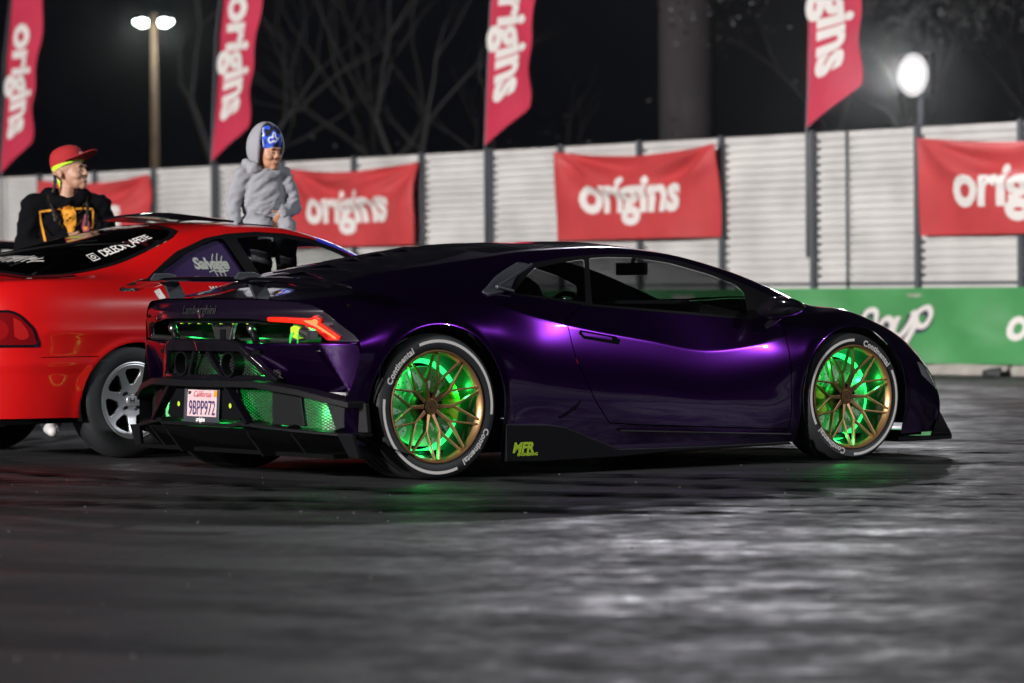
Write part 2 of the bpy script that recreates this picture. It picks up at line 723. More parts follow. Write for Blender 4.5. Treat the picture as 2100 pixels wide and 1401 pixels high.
fence = flocal('corrugated_fence', 'long white corrugated metal fence on dark posts behind the cars', 'fence', 0)
POSTS = [-3.4, -2.05, -.64, .78, 2.31, 3.73, 5.08, 6.45, 7.73, 9.04, 10.40, 11.92, 13.38, 14.84, 16.28, 17.69, 19.1, 20.5, 21.9]
nz = 20 * 5
rib = [(0, .003, .004, -.05, -.05)[k % 5] for k in range(nz + 1)]
psheet = None
for i, (a, c) in enumerate(zip(POSTS[:-1], POSTS[1:])):
    V, F = [], []
    wob = random.uniform(-.008, .008)
    for k in range(nz + 1):
        z = .85 + (2.525 - .85) * (k // 5 + (0, .30, .58, .63, .95)[k % 5]) / 20
        V += [(a + .02, -.03 + rib[k] + wob, z), (c - .02, -.03 + rib[k] + wob, z)]
    F = [(2 * k, 2 * k + 1, 2 * k + 3, 2 * k + 2) for k in range(nz)]
    mk('fence_panel', V, F, M['panel'], fence)
for s in POSTS:
    MB().box((s, .012, 1.27), (.055, .055, 2.54)).build('fence_post', M['post'], fence, bevel=.004)
MB().box((1.82, -.010, 1.69), (.025, .02, 1.67)).build('panel_seam', M['post'], fence)
MB().beam((POSTS[0], -.045, 2.50), (POSTS[-1], -.045, 2.50), .03, .03, (0, 0, 1), .03).build('top_rail', M['panel'], fence)
MB().beam((POSTS[0], -.06, .90), (POSTS[-1], -.06, .90), .05, .05, (0, 0, 1), .06).build('bottom_rail', M['post'], fence)

# concrete barrier blocks in front of the fence
prof = [(-.30, 0), (-.30, .08), (-.21, .20), (-.09, .50), (-.075, .81), (.075, .81), (.09, .50), (.21, .20), (.30, .08), (.30, 0)]
bar0 = None
for i, s in enumerate(np.arange(-4.1, 21, 3.05)):
    if bar0 is None:
        bar0 = flocal('concrete_barrier', '', 'barrier', s, 'concrete barrier blocks under the fence')
        MB().prism(prof, .02, 3.02, lambda a, z, d: (d, a + .36, z)).build('block', M['concrete'], bar0, bevel=.015)
        r = bar0
    else:
        r = dup(bar0, None, fpt(s, 0, 0))
        for ch in bar0.children:
            dup(ch, r)
    r['label'] = 'pale concrete barrier block under the fence, wrapped behind green cloth'


def folds(a, c, seed, amp):
    """depth of a cloth hung from its upper corners; a, c in 0..1 (left-right, bottom-top)"""
    d = 0.0
    for cx, ph in ((0.0, .3 + seed), (1.0, 1.1 + seed)):
        dx, dz = abs(a - cx), 1.02 - c
        r = math.hypot(dx, dz * .6)
        th = math.atan2(dz, dx + 1e-6)
        d += amp * math.sin(th * 9 + ph * 3) * math.exp(-r * 1.7) * min(1, r * 5)
    d += amp * .5 * math.sin(a * 7 + c * 4 + seed * 5) + amp * .25 * math.sin(a * 17 - c * 6 + seed)
    d += amp * .9 * math.exp(-((c - .82 + .28 * math.sin(math.pi * a)) / .07) ** 2) * math.sin(math.pi * a)
    return d


def banner(s0, s1, z0, z1, label, txt, seed, amp=.035, tx=0, tz=0, tsize=.63, group='red banners tied to the fence'):
    """s0 is the viewer's left end (larger s)"""
    w = s0 - s1
    root = flocal('fence_banner', label, 'banner', s1, group)
    nx, nz_ = 70, 34

    def f(a, c, off=0.0):           # a: 0 at the viewer's left
        x = w * (1 - a)
        sag = .085 * math.sin(math.pi * a) * max(0, (c - .4) / .6)
        return (x - .10, .065 + abs(amp) + folds(a, c, seed, amp) + off, z0 + (z1 - z0) * c - sag)
    V = [f(i / nx, j / nz_) for i in range(nx + 1) for j in range(nz_ + 1)]
    F = [(i * (nz_ + 1) + j, i * (nz_ + 1) + j + 1, (i + 1) * (nz_ + 1) + j + 1, (i + 1) * (nz_ + 1) + j) for i in range(nx) for j in range(nz_)]
    o = mk('banner_cloth', V, F, M['banner_red'], root, True)
    if txt:
        h = z1 - z0
        lettering('banner_lettering', txt, lambda x, y: f(.5 + (x + tx) / w, .5 + (y + tz) / h, .007), M['white_print'], root,
                  size=tsize, bold=.024, step=.045, spacing=.98)
    b = MB()
    for a in (0.005, .995):
        for c in (0.01, .985):
            p = f(a, c)
            b.box((p[0], p[1] * .5, p[2]), (.012, abs(p[1]), .012))
    b.build('banner_tie', M['post'], root)
    return root


banner(17.68, 14.90, 1.45, 2.45, 'red banner partly hidden behind the man in the red cap', 'origins', .2, .075)
banner(11.78, 9.10, 1.43, 2.43, 'red banner directly right of the child in the grey hood', 'origins', 1.3, .07, tx=-.05)
banner(6.47, 3.76, 1.44, 2.45, 'red banner above the roof of the purple car', 'origins', 2.1, .07, tx=-.07)
banner(.76, -2.0, 1.40, 2.40, 'red banner at the far end of the fence under the bright floodlight', 'origins', 3.4, .05, tx=-.02, tsize=.66)

# long green cloth over the barrier blocks
GW0, GW1 = 20.5, -4.0
groot = flocal('barrier_banner', 'long green cloth banner hung over the concrete barrier behind the purple car', 'banner', 0)


def gf(s, z, off=0.0):
    c = min(1.0, (z - .10) / .775)
    d = .05 * math.sin(s * 2.1 + c * 3.5) + .035 * math.sin(s * 5.3 - c * 4) + .02 * math.sin((s + c * 1.2) * 3.3) * (1 - c)
    d += .018 * math.exp(-((c - .62 - .25 * math.sin(s * 1.3)) / .1) ** 2)
    lean = .36 + .13 + .24 * (1 - c) ** 1.4
    return (s, lean + d + off, z)


ns, nz_ = 240, 16
V = [gf(GW1 + (GW0 - GW1) * i / ns, .115 + .755 * j / nz_) for i in range(ns + 1) for j in range(nz_ + 1)]
F = [(i * (nz_ + 1) + j, (i + 1) * (nz_ + 1) + j, (i + 1) * (nz_ + 1) + j + 1, i * (nz_ + 1) + j + 1) for i in range(ns) for j in range(nz_)]
mk('banner_cloth', V, F, M['banner_green'], groot, True)
for s_ in (-1.55, 4.4, 9.6):
    lettering('banner_lettering', 'origins', lambda x, y: gf(s_ - x, .50 + y, .008), M['white_print'], groot, size=.46, bold=.015, step=.05, spacing=.98)
# scrawled tag, white with dark shading
M['ink_violet'] = mat('dark_violet_ink', (0.03, 0.02, 0.06), 0.6)
tagl = [[(0, .05), (.02, .20), (.10, .02), (.14, .20)], [(.20, .0), (.16, .12), (.24, .20), (.30, .08), (.22, .0)], [(.34, .02), (.36, .26), (.50, .30), (.52, .12), (.40, .10), (.54, .02)],
        [(.58, .10), (.66, .22), (.76, .14), (.70, .0), (.60, .04), (.58, .10)], [(.78, .24), (.80, .06), (.90, .04), (.94, .22), (.92, .30)],
        [(1.0, .16), (.98, .28), (1.08, .34), (1.16, .26), (1.10, .14), (1.0, .16)], [(1.0, .20), (.98, -.04), (.93, -.16)]]
for w_, m_, off, dx in ((.10, 'ink_violet', .006, .02), (.062, 'white_print', .010, 0)):
    fine = []
    for L_ in tagl:
        P_ = np.array(L_, float)
        fine.append([tuple(q) for q in catmull(np.arange(len(P_)), P_, np.linspace(0, len(P_) - 1, 8 * len(P_)))])
    strokes('scrawled_tag', fine, lambda a, z: gf(1.50 - a * 1.25 + dx, .36 + z * .92 - dx, off), M[m_], groot, w=w_)

# loose rubber and rags at the foot of the barrier
b = MB()
for k in range(14):
    s = random.uniform(-3, 3.2)
    r = random.uniform(.03, .07)
    b.tube([(s, .80, r * .5), (s + random.uniform(.08, .25), .80 + random.uniform(0, .12), r * .6)], [r, r * .7], 7)
for v_ in range(1):
    o = b.build('rubber_debris', M['rubber_black'], None, kind='stuff', loc=FA)
    o.rotation_euler = (0, 0, FYAW)


# ------------------------------------------------------------------ feather flags on the fence posts
def feather_flag(s, label, curve_out, zt):
    root = flocal('feather_flag', label, 'flag', s, 'red feather flags along the fence')
    H = 3.15
    z0 = 2.57
    b = MB()
    pts = [(.0, .065, 1.2), (-.0, .065, 2.6), (-.12, .065, 4.2), (-.34, .065, 5.2), (-.75, .065, 5.75)]
    b.tube(pts, [.018, .016, .012, .009, .006], 8)
    b.build('flag_pole', M['post'], root, smooth=True)
    nu, nv = 46, 14

    def f(u, v, off=0.0):            # u 0..1 up, v 0..1 from pole outwards
        z = z0 + H * u
        xl = float(np.interp(z, [2.57, 4.2, 5.2, 5.72], [0, -.12, -.34, -.70])) + curve_out * math.sin(math.pi * u)
        wd = .80 * (1 if u < .8 else 1 - ((u - .8) / .2) ** 2 * .85)
        lift = .42 * v * max(0, 1 - u * 2.2)
        d = .030 * math.sin(u * 9 + v * 5) * v + .02 * math.sin(u * 23 - v * 3) * v
        return (xl - wd * v, .075 + d + off, z + lift)
    V = [f(i / nu, j / nv) for i in range(nu + 1) for j in range(nv + 1)]
    F = [(i * (nv + 1) + j, i * (nv + 1) + j + 1, (i + 1) * (nv + 1) + j + 1, (i + 1) * (nv + 1) + j) for i in range(nu) for j in range(nv)]
    mk('flag_cloth', V, F, M['flag_red'], root, True)
    # lettering reads downwards
    lettering('flag_lettering', 'origins', lambda x, y: f((zt - x - z0) / H, (.40 + y * 1.22) / .80, .008), M['white_print'], root,
              size=.64, bold=.026, step=.05, spacing=.98)
    return root


feather_flag(18.62, 'red feather flag at the left edge above the man in the red cap', -.10, 3.80)
feather_flag(13.39, 'red feather flag just left of the child in the grey hood', -.12, 3.85)
feather_flag(7.75, 'red feather flag above the rear deck of the purple car', -.02, 3.83)
feather_flag(2.34, 'red feather flag closest to the bright round floodlight', .04, 3.85)

# ------------------------------------------------------------------ lights the photograph shows
M['wood_pole'] = mat('weathered_pole', (0.06, 0.036, 0.018), 0.8, noise=(5, .25))
M['lamp_lens'] = mat('lit_lamp_lens', (.9, .9, .9), .4, emit=(0.86, 1.0, 0.93), es=14)
M['flood_lens'] = mat('lit_flood_lens', (.9, .9, .9), .4, emit=(0.98, 0.99, 1.0), es=60)
lp = thing('street_lamp', 'tall wooden street lamp with two lit heads behind the left of the fence', 'street lamp', (-6.02, 60, 0))
MB().tube([(0, 0, 0), (0, 0, 3), (0, 0, 5.6)], [.09, .075, .06], 12).build('pole', M['wood_pole'], lp, smooth=True)
for s in (1, -1):
    b = MB()
    b.beam((0, 0, 5.38), (s * .12, 0, 5.42), .05, .05, (0, 0, 1), .05)
    b.tube([(s * .08, -.0, 5.45), (s * .16, -.02, 5.47), (s * .28, -.03, 5.49), (s * .36, -.03, 5.50)], [.05, .11, .10, .03], 12)
    h_ = b.build('lamp_head', M['satin_black'], lp, auto=50)
    b = MB()
    b.tube([(s * .10, -.07, 5.425), (s * .20, -.085, 5.43), (s * .33, -.07, 5.455)], [.06, .085, .03], 12)
    b.build('lamp_lens', M['lamp_lens'], h_, smooth=True)
    l_ = lamp('street_lamp_light', (-6.02 + s * .3, 59.55, 5.2), 45, (.9, 1, .92), .1)

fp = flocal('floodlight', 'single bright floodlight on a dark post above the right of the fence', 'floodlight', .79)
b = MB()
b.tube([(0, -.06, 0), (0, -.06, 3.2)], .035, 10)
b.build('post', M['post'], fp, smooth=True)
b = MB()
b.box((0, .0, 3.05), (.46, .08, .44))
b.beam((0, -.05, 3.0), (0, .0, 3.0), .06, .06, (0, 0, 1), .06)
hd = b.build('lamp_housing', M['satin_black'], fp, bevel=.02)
for nm_, r0, r1, e_ in (('lamp_lens', 0, .085, 50), ('glow_ring', .086, .118, 7), ('glow_ring', .119, .150, 1.3), ('glow_ring', .151, .185, .32), ('glow_ring', .186, .225, .10)):  # rings round the bright core put the lamp's soft halo into emission
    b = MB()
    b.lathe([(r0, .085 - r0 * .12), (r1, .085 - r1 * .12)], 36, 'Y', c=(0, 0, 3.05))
    b.build(nm_, mat('lens_glow', (.5, .5, .5), .5, emit=(.97, .985, 1.0), es=e_), hd, smooth=True)
lamp('fence_floodlight', fpt(.79, .32, 3.05), 330, (0.97, 0.98, 1.0), .14, 'SPOT', aim=(0.5, 8, 1.0), spot=140, blend=.8)

tw = thing('light_tower', 'floodlight tower behind the fence, its dim thick mast standing for a column of hazy light', 'light tower', (3.0, 60, 0))
MB().tube([(0, 0, 0), (0, 0, 6), (0, 0, 13.2)], [.48, .47, .42], 24).build('haze_mast', mat('haze_mast_tone', (.035, .030, .033), .9, noise=(2, .1)), tw, smooth=True)  # solid mast built in place of a soft column of hazy light
b = MB()
b.box((0, -.2, 13.2), (2.2, .12, .12))
for k in (-.8, 0, .8):
    b.box((k, -.35, 13.45), (.5, .25, .4))
b.build('lamp_bank', M['satin_black'], tw, bevel=.02)

# ------------------------------------------------------------------ bare trees and bushes in the dark beyond the fence
M['bark'] = mat('grey_bark', (0.0045, 0.0036, 0.003), 0.95, noise=(6, .25))
M['leaf'] = mat('dull_leaf', (0.006, 0.007, 0.004), 0.8)


def bare_tree(x, y, h, seed, label, lean=0.0, leafy=0):
    rng = random.Random(seed)
    root = thing('bare_tree' if not leafy else 'leafy_tree', label, 'tree', (x, y, 0), 0, 'trees beyond the fence')
    tr, cr = MB(), MB()
    tips = []

    def grow(p, d, L, r, depth):
        pts, rads = [p], [r]
        n = 3 if depth < 3 else 2
        for i in range(n):
            d = (d + Vector((rng.gauss(0, .13), rng.gauss(0, .13), rng.gauss(.03, .06)))).normalized()
            p = p + d * L / n
            pts.append(p)
            rads.append(r * (1 - .38 * (i + 1) / n))
        (tr if depth == 0 else cr).tube(pts, rads, 7 if depth < 2 else (5 if depth < 4 else 3), cap=False)
        if depth >= 5 or rads[-1] < .006:
            tips.append(p)
            return
        for k in range(rng.choice([2, 2, 3]) if depth else 3):
            a = rng.uniform(0, 2 * math.pi)
            sp = rng.uniform(.35, .75)
            dd = (d + Vector((math.cos(a) * sp, math.sin(a) * sp, rng.uniform(-.05, .25)))).normalized()
            grow(p, dd, L * rng.uniform(.62, .86), rads[-1] * rng.uniform(.62, .8), depth + 1)
    grow(Vector((0, 0, 0)), Vector((lean, 0, 1)).normalized(), h * .30, h * .020, 0)
    tr.build('trunk', M['bark'], root, smooth=True)
    cr.build('branches', M['bark'], root, smooth=True)
    if leafy:
        V, F = [], []
        for t in tips:
            for _ in range(leafy):
                c = t + Vector((rng.gauss(0, .28), rng.gauss(0, .28), rng.gauss(0, .22)))
                a, e = rng.uniform(0, 6.28), rng.uniform(-.8, .8)
                u = Vector((math.cos(a), math.sin(a), e)).normalized() * .055
                w = u.cross(Vector((rng.gauss(0, 1), rng.gauss(0, 1), 1))).normalized() * .032
                n = len(V)
                V += [c - u, c + w, c + u, c - w]
                F.append((n, n + 1, n + 2, n + 3))
        o = mk('foliage', V, F, M['leaf'], root, kind='stuff')
    return root


bare_tree(-5.6, 62, 8.5, 3, 'bare forked tree standing beside the wooden street lamp', .02)
bare_tree(-1.2, 60, 7.5, 11, 'bare branching tree in the dark left of the middle flag', -.05)
bare_tree(-2.6, 66, 9.0, 21, 'tall bare tree in the dark between the two middle flags')
bare_tree(.7, 57, 6.0, 33, 'small bare tree in the dark right of the middle flag')
bare_tree(6.6, 47, 6.5, 41, 'leafy tree right of the bright round floodlight', .0, 26)
bare_tree(4.6, 52, 6.5, 55, 'leafy tree behind the bright round floodlight', .0, 18)
b = MB()
V, F = [], []
rng = random.Random(5)
for k in range(9000):
    s = rng.uniform(-3, 21)
    n = rng.uniform(-9, -5)
    z = abs(rng.gauss(1.5, .42)) * (1 + .25 * math.sin(s * 1.9) + .15 * math.sin(s * 4.7))
    c = Vector(fpt(s, n, z))
    a = rng.uniform(0, 6.28)
    u = Vector((math.cos(a), math.sin(a), rng.uniform(-.8, .8))).normalized() * .05
    w = u.cross(Vector((rng.gauss(0, 1), rng.gauss(0, 1), 1))).normalized() * .028
    q = len(V)
    V += [c - u, c + w, c + u, c - w]
    F.append((q, q + 1, q + 2, q + 3))
mk('undergrowth', V, F, M['leaf'], None, kind='stuff')


# grit and crumbs of rubber on the track
rng = random.Random(12)
b = MB()
for k in range(200):
    d = rng.uniform(8.5, 24)
    x = rng.uniform(-.15, .15) * d
    r = rng.uniform(.003, .009)
    V = [(x + r * rng.uniform(.6, 1.3) * math.cos(a), d + r * rng.uniform(.6, 1.3) * math.sin(a), 0) for a in (0, 1.3, 2.5, 3.8, 5.0)]
    b.add(V + [(x, d, r * rng.uniform(.6, 1.2))], [(0, 1, 5), (1, 2, 5), (2, 3, 5), (3, 4, 5), (4, 0, 5)])
b.build('grit', mat('pale_grit', (.07, .07, .07), .8), None, kind='stuff')

# rubber arcs laid by sliding cars
def rubber():
    m = bpy.data.materials.new('tyre_rubber_streak')
    m.use_nodes = True
    nt = m.node_tree
    b = nt.nodes['Principled BSDF']
    b.inputs['Base Color'].default_value = (.006, .006, .007, 1)
    b.inputs['Roughness'].default_value = .62
    b.inputs['Specular IOR Level'].default_value = .05
    tc = nt.nodes.new('ShaderNodeTexCoord')
    n = nt.nodes.new('ShaderNodeTexNoise')
    n.inputs['Scale'].default_value = 5
    n.inputs['Detail'].default_value = 6
    nt.links.new(tc.outputs['Object'], n.inputs['Vector'])
    r = nt.nodes.new('ShaderNodeMapRange')
    r.inputs['From Min'].default_value = .38
    r.inputs['From Max'].default_value = .60
    nt.links.new(n.outputs['Fac'], r.inputs['Value'])
    nt.links.new(r.outputs[0], b.inputs['Alpha'])
    return m


rng = random.Random(3)
b = MB()
for k in range(26):
    cx_, cy_ = rng.uniform(1.5, 7.5), rng.uniform(20, 29)
    rad, wd = rng.uniform(2.2, 8.5), rng.uniform(.14, .26)
    a0 = rng.uniform(3.0, 5.0)
    a1 = a0 + rng.uniform(.7, 2.0)
    V, F = [], []
    n = 40
    for i in range(n + 1):
        a = a0 + (a1 - a0) * i / n
        e = min(1, i / 5, (n - i) / 5)
        for q in (-.5, .5):
            rr = rad + wd * q * max(.15, e)
            V.append((cx_ + rr * math.cos(a) * 1.15, cy_ + rr * math.sin(a), .004 + .0004 * k))
    F = [(2 * i, 2 * i + 1, 2 * i + 3, 2 * i + 2) for i in range(n)]
    b.add(V, F)
b.build('tyre_marks', rubber(), None, kind='structure')
# ------------------------------------------------------------------ the purple sports car: body sheet
# nine long curves per side (sill to roof centre), each as (x forward of rear axle, half width, height)
LC = [  # stations from tail to nose; per station C0..C8
 [(-.50,.930,.200),(-.50,.930,.380),(-.46,.955,.500),(-.44,.962,.655),(-.49,.880,.735),(-.55,.755,.822),(-.645,.50,.856),(-.70,.25,.862),(-.72,0,.862)],
 [(-.30,.930,.150),(-.30,.945,.350),(-.30,.962,.500),(-.30,.958,.690),(-.30,.898,.785),(-.32,.805,.850),(-.36,.530,.895),(-.40,.26,.905),(-.42,0,.908)],
 [(-.15,.930,.130),(-.15,.950,.350),(-.15,.966,.540),(-.15,.960,.720),(-.15,.892,.812),(-.16,.800,.872),(-.18,.550,.940),(-.20,.27,.952),(-.21,0,.955)],
 [(.05,.930,.115),(.05,.950,.350),(.05,.966,.550),(.05,.956,.735),(.05,.885,.825),(.04,.792,.892),(.03,.558,.986),(.02,.28,1.008),(.02,0,1.012)],
 [(.38,.930,.110),(.38,.945,.300),(.38,.955,.500),(.38,.946,.690),(.38,.876,.818),(.38,.778,.905),(.38,.566,1.024),(.38,.28,1.070),(.38,0,1.076)],
 [(.64,.920,.108),(.64,.935,.268),(.64,.948,.430),(.64,.938,.600),(.64,.888,.760),(.64,.775,.872),(.64,.570,1.053),(.64,.29,1.104),(.64,0,1.110)],
 [(.90,.91,.108),(.90,.936,.252),(.90,.946,.400),(.90,.938,.555),(.90,.906,.703),(.90,.782,.842),(.90,.575,1.082),(.90,.30,1.124),(.90,0,1.131)],
 [(1.30,.91,.108),(1.30,.938,.222),(1.30,.946,.375),(1.30,.940,.505),(1.30,.915,.636),(1.30,.795,.802),(1.30,.568,1.098),(1.30,.30,1.130),(1.30,0,1.137)],
 [(1.70,.91,.108),(1.70,.936,.198),(1.70,.944,.335),(1.70,.938,.450),(1.70,.912,.578),(1.70,.800,.772),(1.70,.566,1.066),(1.70,.30,1.098),(1.70,0,1.106)],
 [(2.05,.91,.108),(2.05,.938,.180),(2.05,.946,.350),(2.05,.940,.490),(2.05,.908,.612),(2.05,.800,.745),(2.05,.590,.988),(2.06,.31,1.030),(2.08,0,1.042)],
 [(2.35,.905,.110),(2.35,.930,.180),(2.35,.952,.400),(2.35,.950,.600),(2.35,.892,.690),(2.35,.780,.760),(2.35,.600,.893),(2.37,.33,.935),(2.39,0,.948)],
 [(2.65,.925,.115),(2.65,.940,.200),(2.65,.955,.450),(2.65,.950,.668),(2.65,.872,.745),(2.65,.735,.786),(2.65,.600,.790),(2.68,.34,.822),(2.70,0,.832)],
 [(2.95,.915,.125),(2.95,.930,.220),(2.95,.945,.420),(2.95,.935,.585),(2.95,.850,.668),(2.95,.715,.718),(2.95,.520,.728),(2.96,.30,.732),(2.97,0,.736)],
 [(3.12,.905,.130),(3.12,.915,.220),(3.12,.922,.360),(3.14,.905,.470),(3.17,.820,.555),(3.20,.690,.608),(3.25,.500,.628),(3.28,.30,.632),(3.30,0,.634)],
 [(3.26,.870,.130),(3.27,.875,.200),(3.28,.875,.280),(3.31,.845,.335),(3.36,.770,.385),(3.42,.670,.430),(3.51,.480,.480),(3.56,.28,.490),(3.58,0,.494)],
 [(3.265,.872,.130),(3.28,.878,.185),(3.30,.872,.245),(3.335,.838,.285),(3.39,.765,.315),(3.46,.660,.335),(3.56,.470,.370),(3.61,.28,.385),(3.63,0,.390)],
 [(3.255,.872,.125),(3.265,.877,.132),(3.28,.875,.138),(3.31,.850,.142),(3.37,.770,.146),(3.44,.660,.148),(3.53,.470,.150),(3.58,.28,.150),(3.60,0,.150)],
]
LCREASE = [0, 0, .1, .35, .7, 1, 1, 1, 1, .7, .15, 0, 0, 0, 0, 0, 0]


def loft(tab, crease, groups, seg, nu, sharp=()):
    """tab[station][curve] -> grid (nu, nv, 3) as (x, half width, z); groups of curves between creases"""
    T = np.array(tab, float)                       # stations, curves, 3
    nc = T.shape[1]
    du = np.linalg.norm(np.diff(T[:, 2:-1], axis=0), axis=2).mean(1)
    u = np.concatenate([[0], np.cumsum(du)])
    q = np.linspace(0, u[-1], nu)
    # keep the stations' own density near the ends
    C = pchip(u, T.reshape(len(T), -1), q).reshape(nu, nc, 3)
    cr = pchip(u, np.array(crease, float)[:, None], q)[:, 0]
    rows = []
    for k in range(nu):
        P = C[k]
        G = P[-2] * [1, -1, 1]
        PP = np.vstack([P, G])
        ch = np.maximum(np.linalg.norm(np.diff(PP, axis=0), axis=1), 1e-6)
        t = np.concatenate([[0], np.cumsum(ch)])
        tq = []
        for i in range(nc - 1):
            s_ = np.linspace(t[i], t[i + 1], seg[i], endpoint=False)
            if i in sharp:                       # rows hugging a crease keep its edge crisp
                s_[1] = t[i] + min(.005, (t[i + 1] - t[i]) * .2)
            if i + 1 in sharp:
                s_[-1] = t[i + 1] - min(.005, (t[i + 1] - t[i]) * .2)
            tq.append(s_)
        tq = np.concatenate(tq + [[t[nc - 1]]])
        smooth = catmull(t, PP, tq)
        if cr[k] > 0.001:
            hard = np.zeros_like(smooth)
            for a, b in groups:
                last = b == nc - 1
                tt, pp = (t[a:b + 2], PP[a:b + 2]) if last else (t[a:b + 1], PP[a:b + 1])
                sel = (tq >= t[a] - 1e-9) & (tq <= t[b] + 1e-9)
                hard[sel] = catmull(tt, pp, tq[sel]) if len(tt) > 2 else pchip(tt, pp, tq[sel])
            smooth = hard * cr[k] + smooth * (1 - cr[k])
        rows.append(smooth)
    return np.array(rows)


LG = loft(LC, LCREASE, [(0, 1), (1, 4), (4, 5), (5, 6), (6, 8)], [6, 12, 16, 14, 16, 18, 14, 10], 260, (1, 4, 5))
for _ in range(1):          # a small radius on the creases
    Gs = LG.copy()
    Gs[:, 1:-1] = (LG[:, :-2] + 2 * LG[:, 1:-1] + LG[:, 2:]) / 4
    Gs[1:-1, 1:-1] = (Gs[:-2, 1:-1] + 2 * Gs[1:-1, 1:-1] + Gs[2:, 1:-1]) / 4
    LG = Gs
# flared wheel arches
RAX, FAX = (0.0, 0.345), (2.62, 0.3275)
RAR, FAR = 0.388, 0.362
for (ax, az), ar in ((RAX, RAR), (FAX, FAR)):
    d_ = np.hypot(LG[:, :, 0] - ax, LG[:, :, 2] - az)
    side = np.clip((LG[:, :, 1] - .80) / .1, 0, 1)
    LG[:, :, 1] += side * 0.014 * np.exp(-((d_ - ar - 0.004) / 0.022) ** 2)
LG[:, :, 1] *= -1          # the side the camera sees (right) is negative y
CAR = thing('sports_car', 'low dark purple sports car with glowing green wheels and an open tail end', 'sports car',
            (-0.9221, 17.375, 0), 0.6370)
sh = Shell(LG)
XZ = lambda V: V[:, [0, 2]]
XW = lambda V: np.stack([V[:, 0], -V[:, 1]], 1)
side_w = lambda v: -v[1] > 0.5


def arch(ax, az, ar):
    return lambda V: np.where(V[:, 2] < az, np.abs(V[:, 0] - ax) - ar, np.hypot(V[:, 0] - ax, V[:, 2] - az) - ar)


sh.cut(arch(*RAX, RAR), 'gone', where=side_w)
sh.cut(arch(*FAX, FAR), 'gone', where=side_w)
TRIM = [(.532, .872), (.777, 1.009), (.817, 1.021), (1.0, 1.047), (1.19, 1.061), (1.33, 1.065), (1.48, 1.062), (1.64, 1.049), (1.79, 1.027), (2.02, .959),
        (2.24, .872), (2.47, .783), (2.25, .767), (2.055, .730), (1.6, .764), (1.03, .806), (.75, .848)]
FWIN = [(1.172, 1.044), (1.3, 1.050), (1.47, 1.046), (1.69, 1.020), (1.92, .963), (2.075, .908), (2.105, .868), (2.04, .742), (1.62, .775), (1.050, .817)]
QWIN = [(.585, .874), (.805, .994), (.985, 1.022), (1.142, 1.040), (1.012, .826), (.749, .858)]
sh.cut(lambda V: sdf_poly(XZ(V), TRIM), 'trim', where=side_w)
sh.cut(lambda V: sdf_poly(XZ(V), FWIN), 'side_window', only=('trim',))
sh.cut(lambda V: sdf_poly(XZ(V), QWIN), 'quarter_window', only=('trim',))
INTAKE = [(.372, .882), (.52, .945), (.724, 1.021), (.79, 1.016), (.668, .952), (.566, .886), (.397, .866)]
sh.cut(lambda V: sdf_poly(XZ(V), INTAKE), 'air_intake', only=('body', 'trim'), where=side_w)
DOOR = [(1.03, .812), (.975, .812), (.868, .762), (.814, .734), (.822, .63), (.838, .55), (.946, .354), (1.04, .240), (1.229, .224), (2.195, .174),
        (2.205, .25), (2.197, .521), (2.200, .62), (2.222, .70), (2.235, .755), (2.22, .80), (1.6, .80)]
sh.cut(lambda V: sdf_poly(XZ(V), DOOR) - 0.0028, 'gap', where=lambda v: -v[1] > 0.7)
sh.cut(lambda V: sdf_poly(XZ(V), DOOR) + 0.0028, 'door', only=('gap',))
WIND = [(1.60, -.2), (1.585, .2), (1.56, .42), (1.62, .505), (2.0, .53), (2.35, .555), (2.55, .55), (2.62, .40), (2.655, .2), (2.67, -.2)]
sh.cut(lambda V: sdf_poly(XW(V), WIND), 'windscreen', where=lambda v: v[2] > 0.7)
COVER = [(.62, -.2), (.61, .25), (.585, .41), (.3, .50), (-.1, .50), (-.40, .47), (-.52, .36), (-.545, .2), (-.55, -.2)]
sh.cut(lambda V: sdf_poly(XW(V), COVER), 'engine_cover', where=lambda v: v[2] > 0.7)
ROOF = [(.63, -.2), (.62, .25), (.60, .42), (.66, .50), (1.0, .525), (1.40, .52), (1.545, .44), (1.57, .2), (1.585, -.2)]
sh.cut(lambda V: sdf_poly(XW(V), ROOF), 'roof', where=lambda v: v[2] > .9)
HOOD = [(2.70, -.2), (2.68, .3), (2.62, .52), (2.75, .60), (3.05, .56), (3.40, .36), (3.47, .2), (3.49, -.2)]
sh.cut(lambda V: sdf_poly(XW(V), HOOD) - 0.0025, 'gap', where=lambda v: v[2] > 0.45)
sh.cut(lambda V: sdf_poly(XW(V), HOOD) + 0.0025, 'hood', only=('gap',))
HEADL = [(2.98, .60), (3.06, .56), (3.30, .425), (3.345, .365), (3.30, .345), (3.17, .43), (3.02, .55)]
HEADL = [(3.10, .505), (3.20, .485), (3.33, .425), (3.40, .36), (3.36, .325), (3.25, .37), (3.13, .43)]
sh.cut(lambda V: sdf_poly(XZ(V), HEADL), 'headlight', where=lambda v: -v[1] > 0.62)

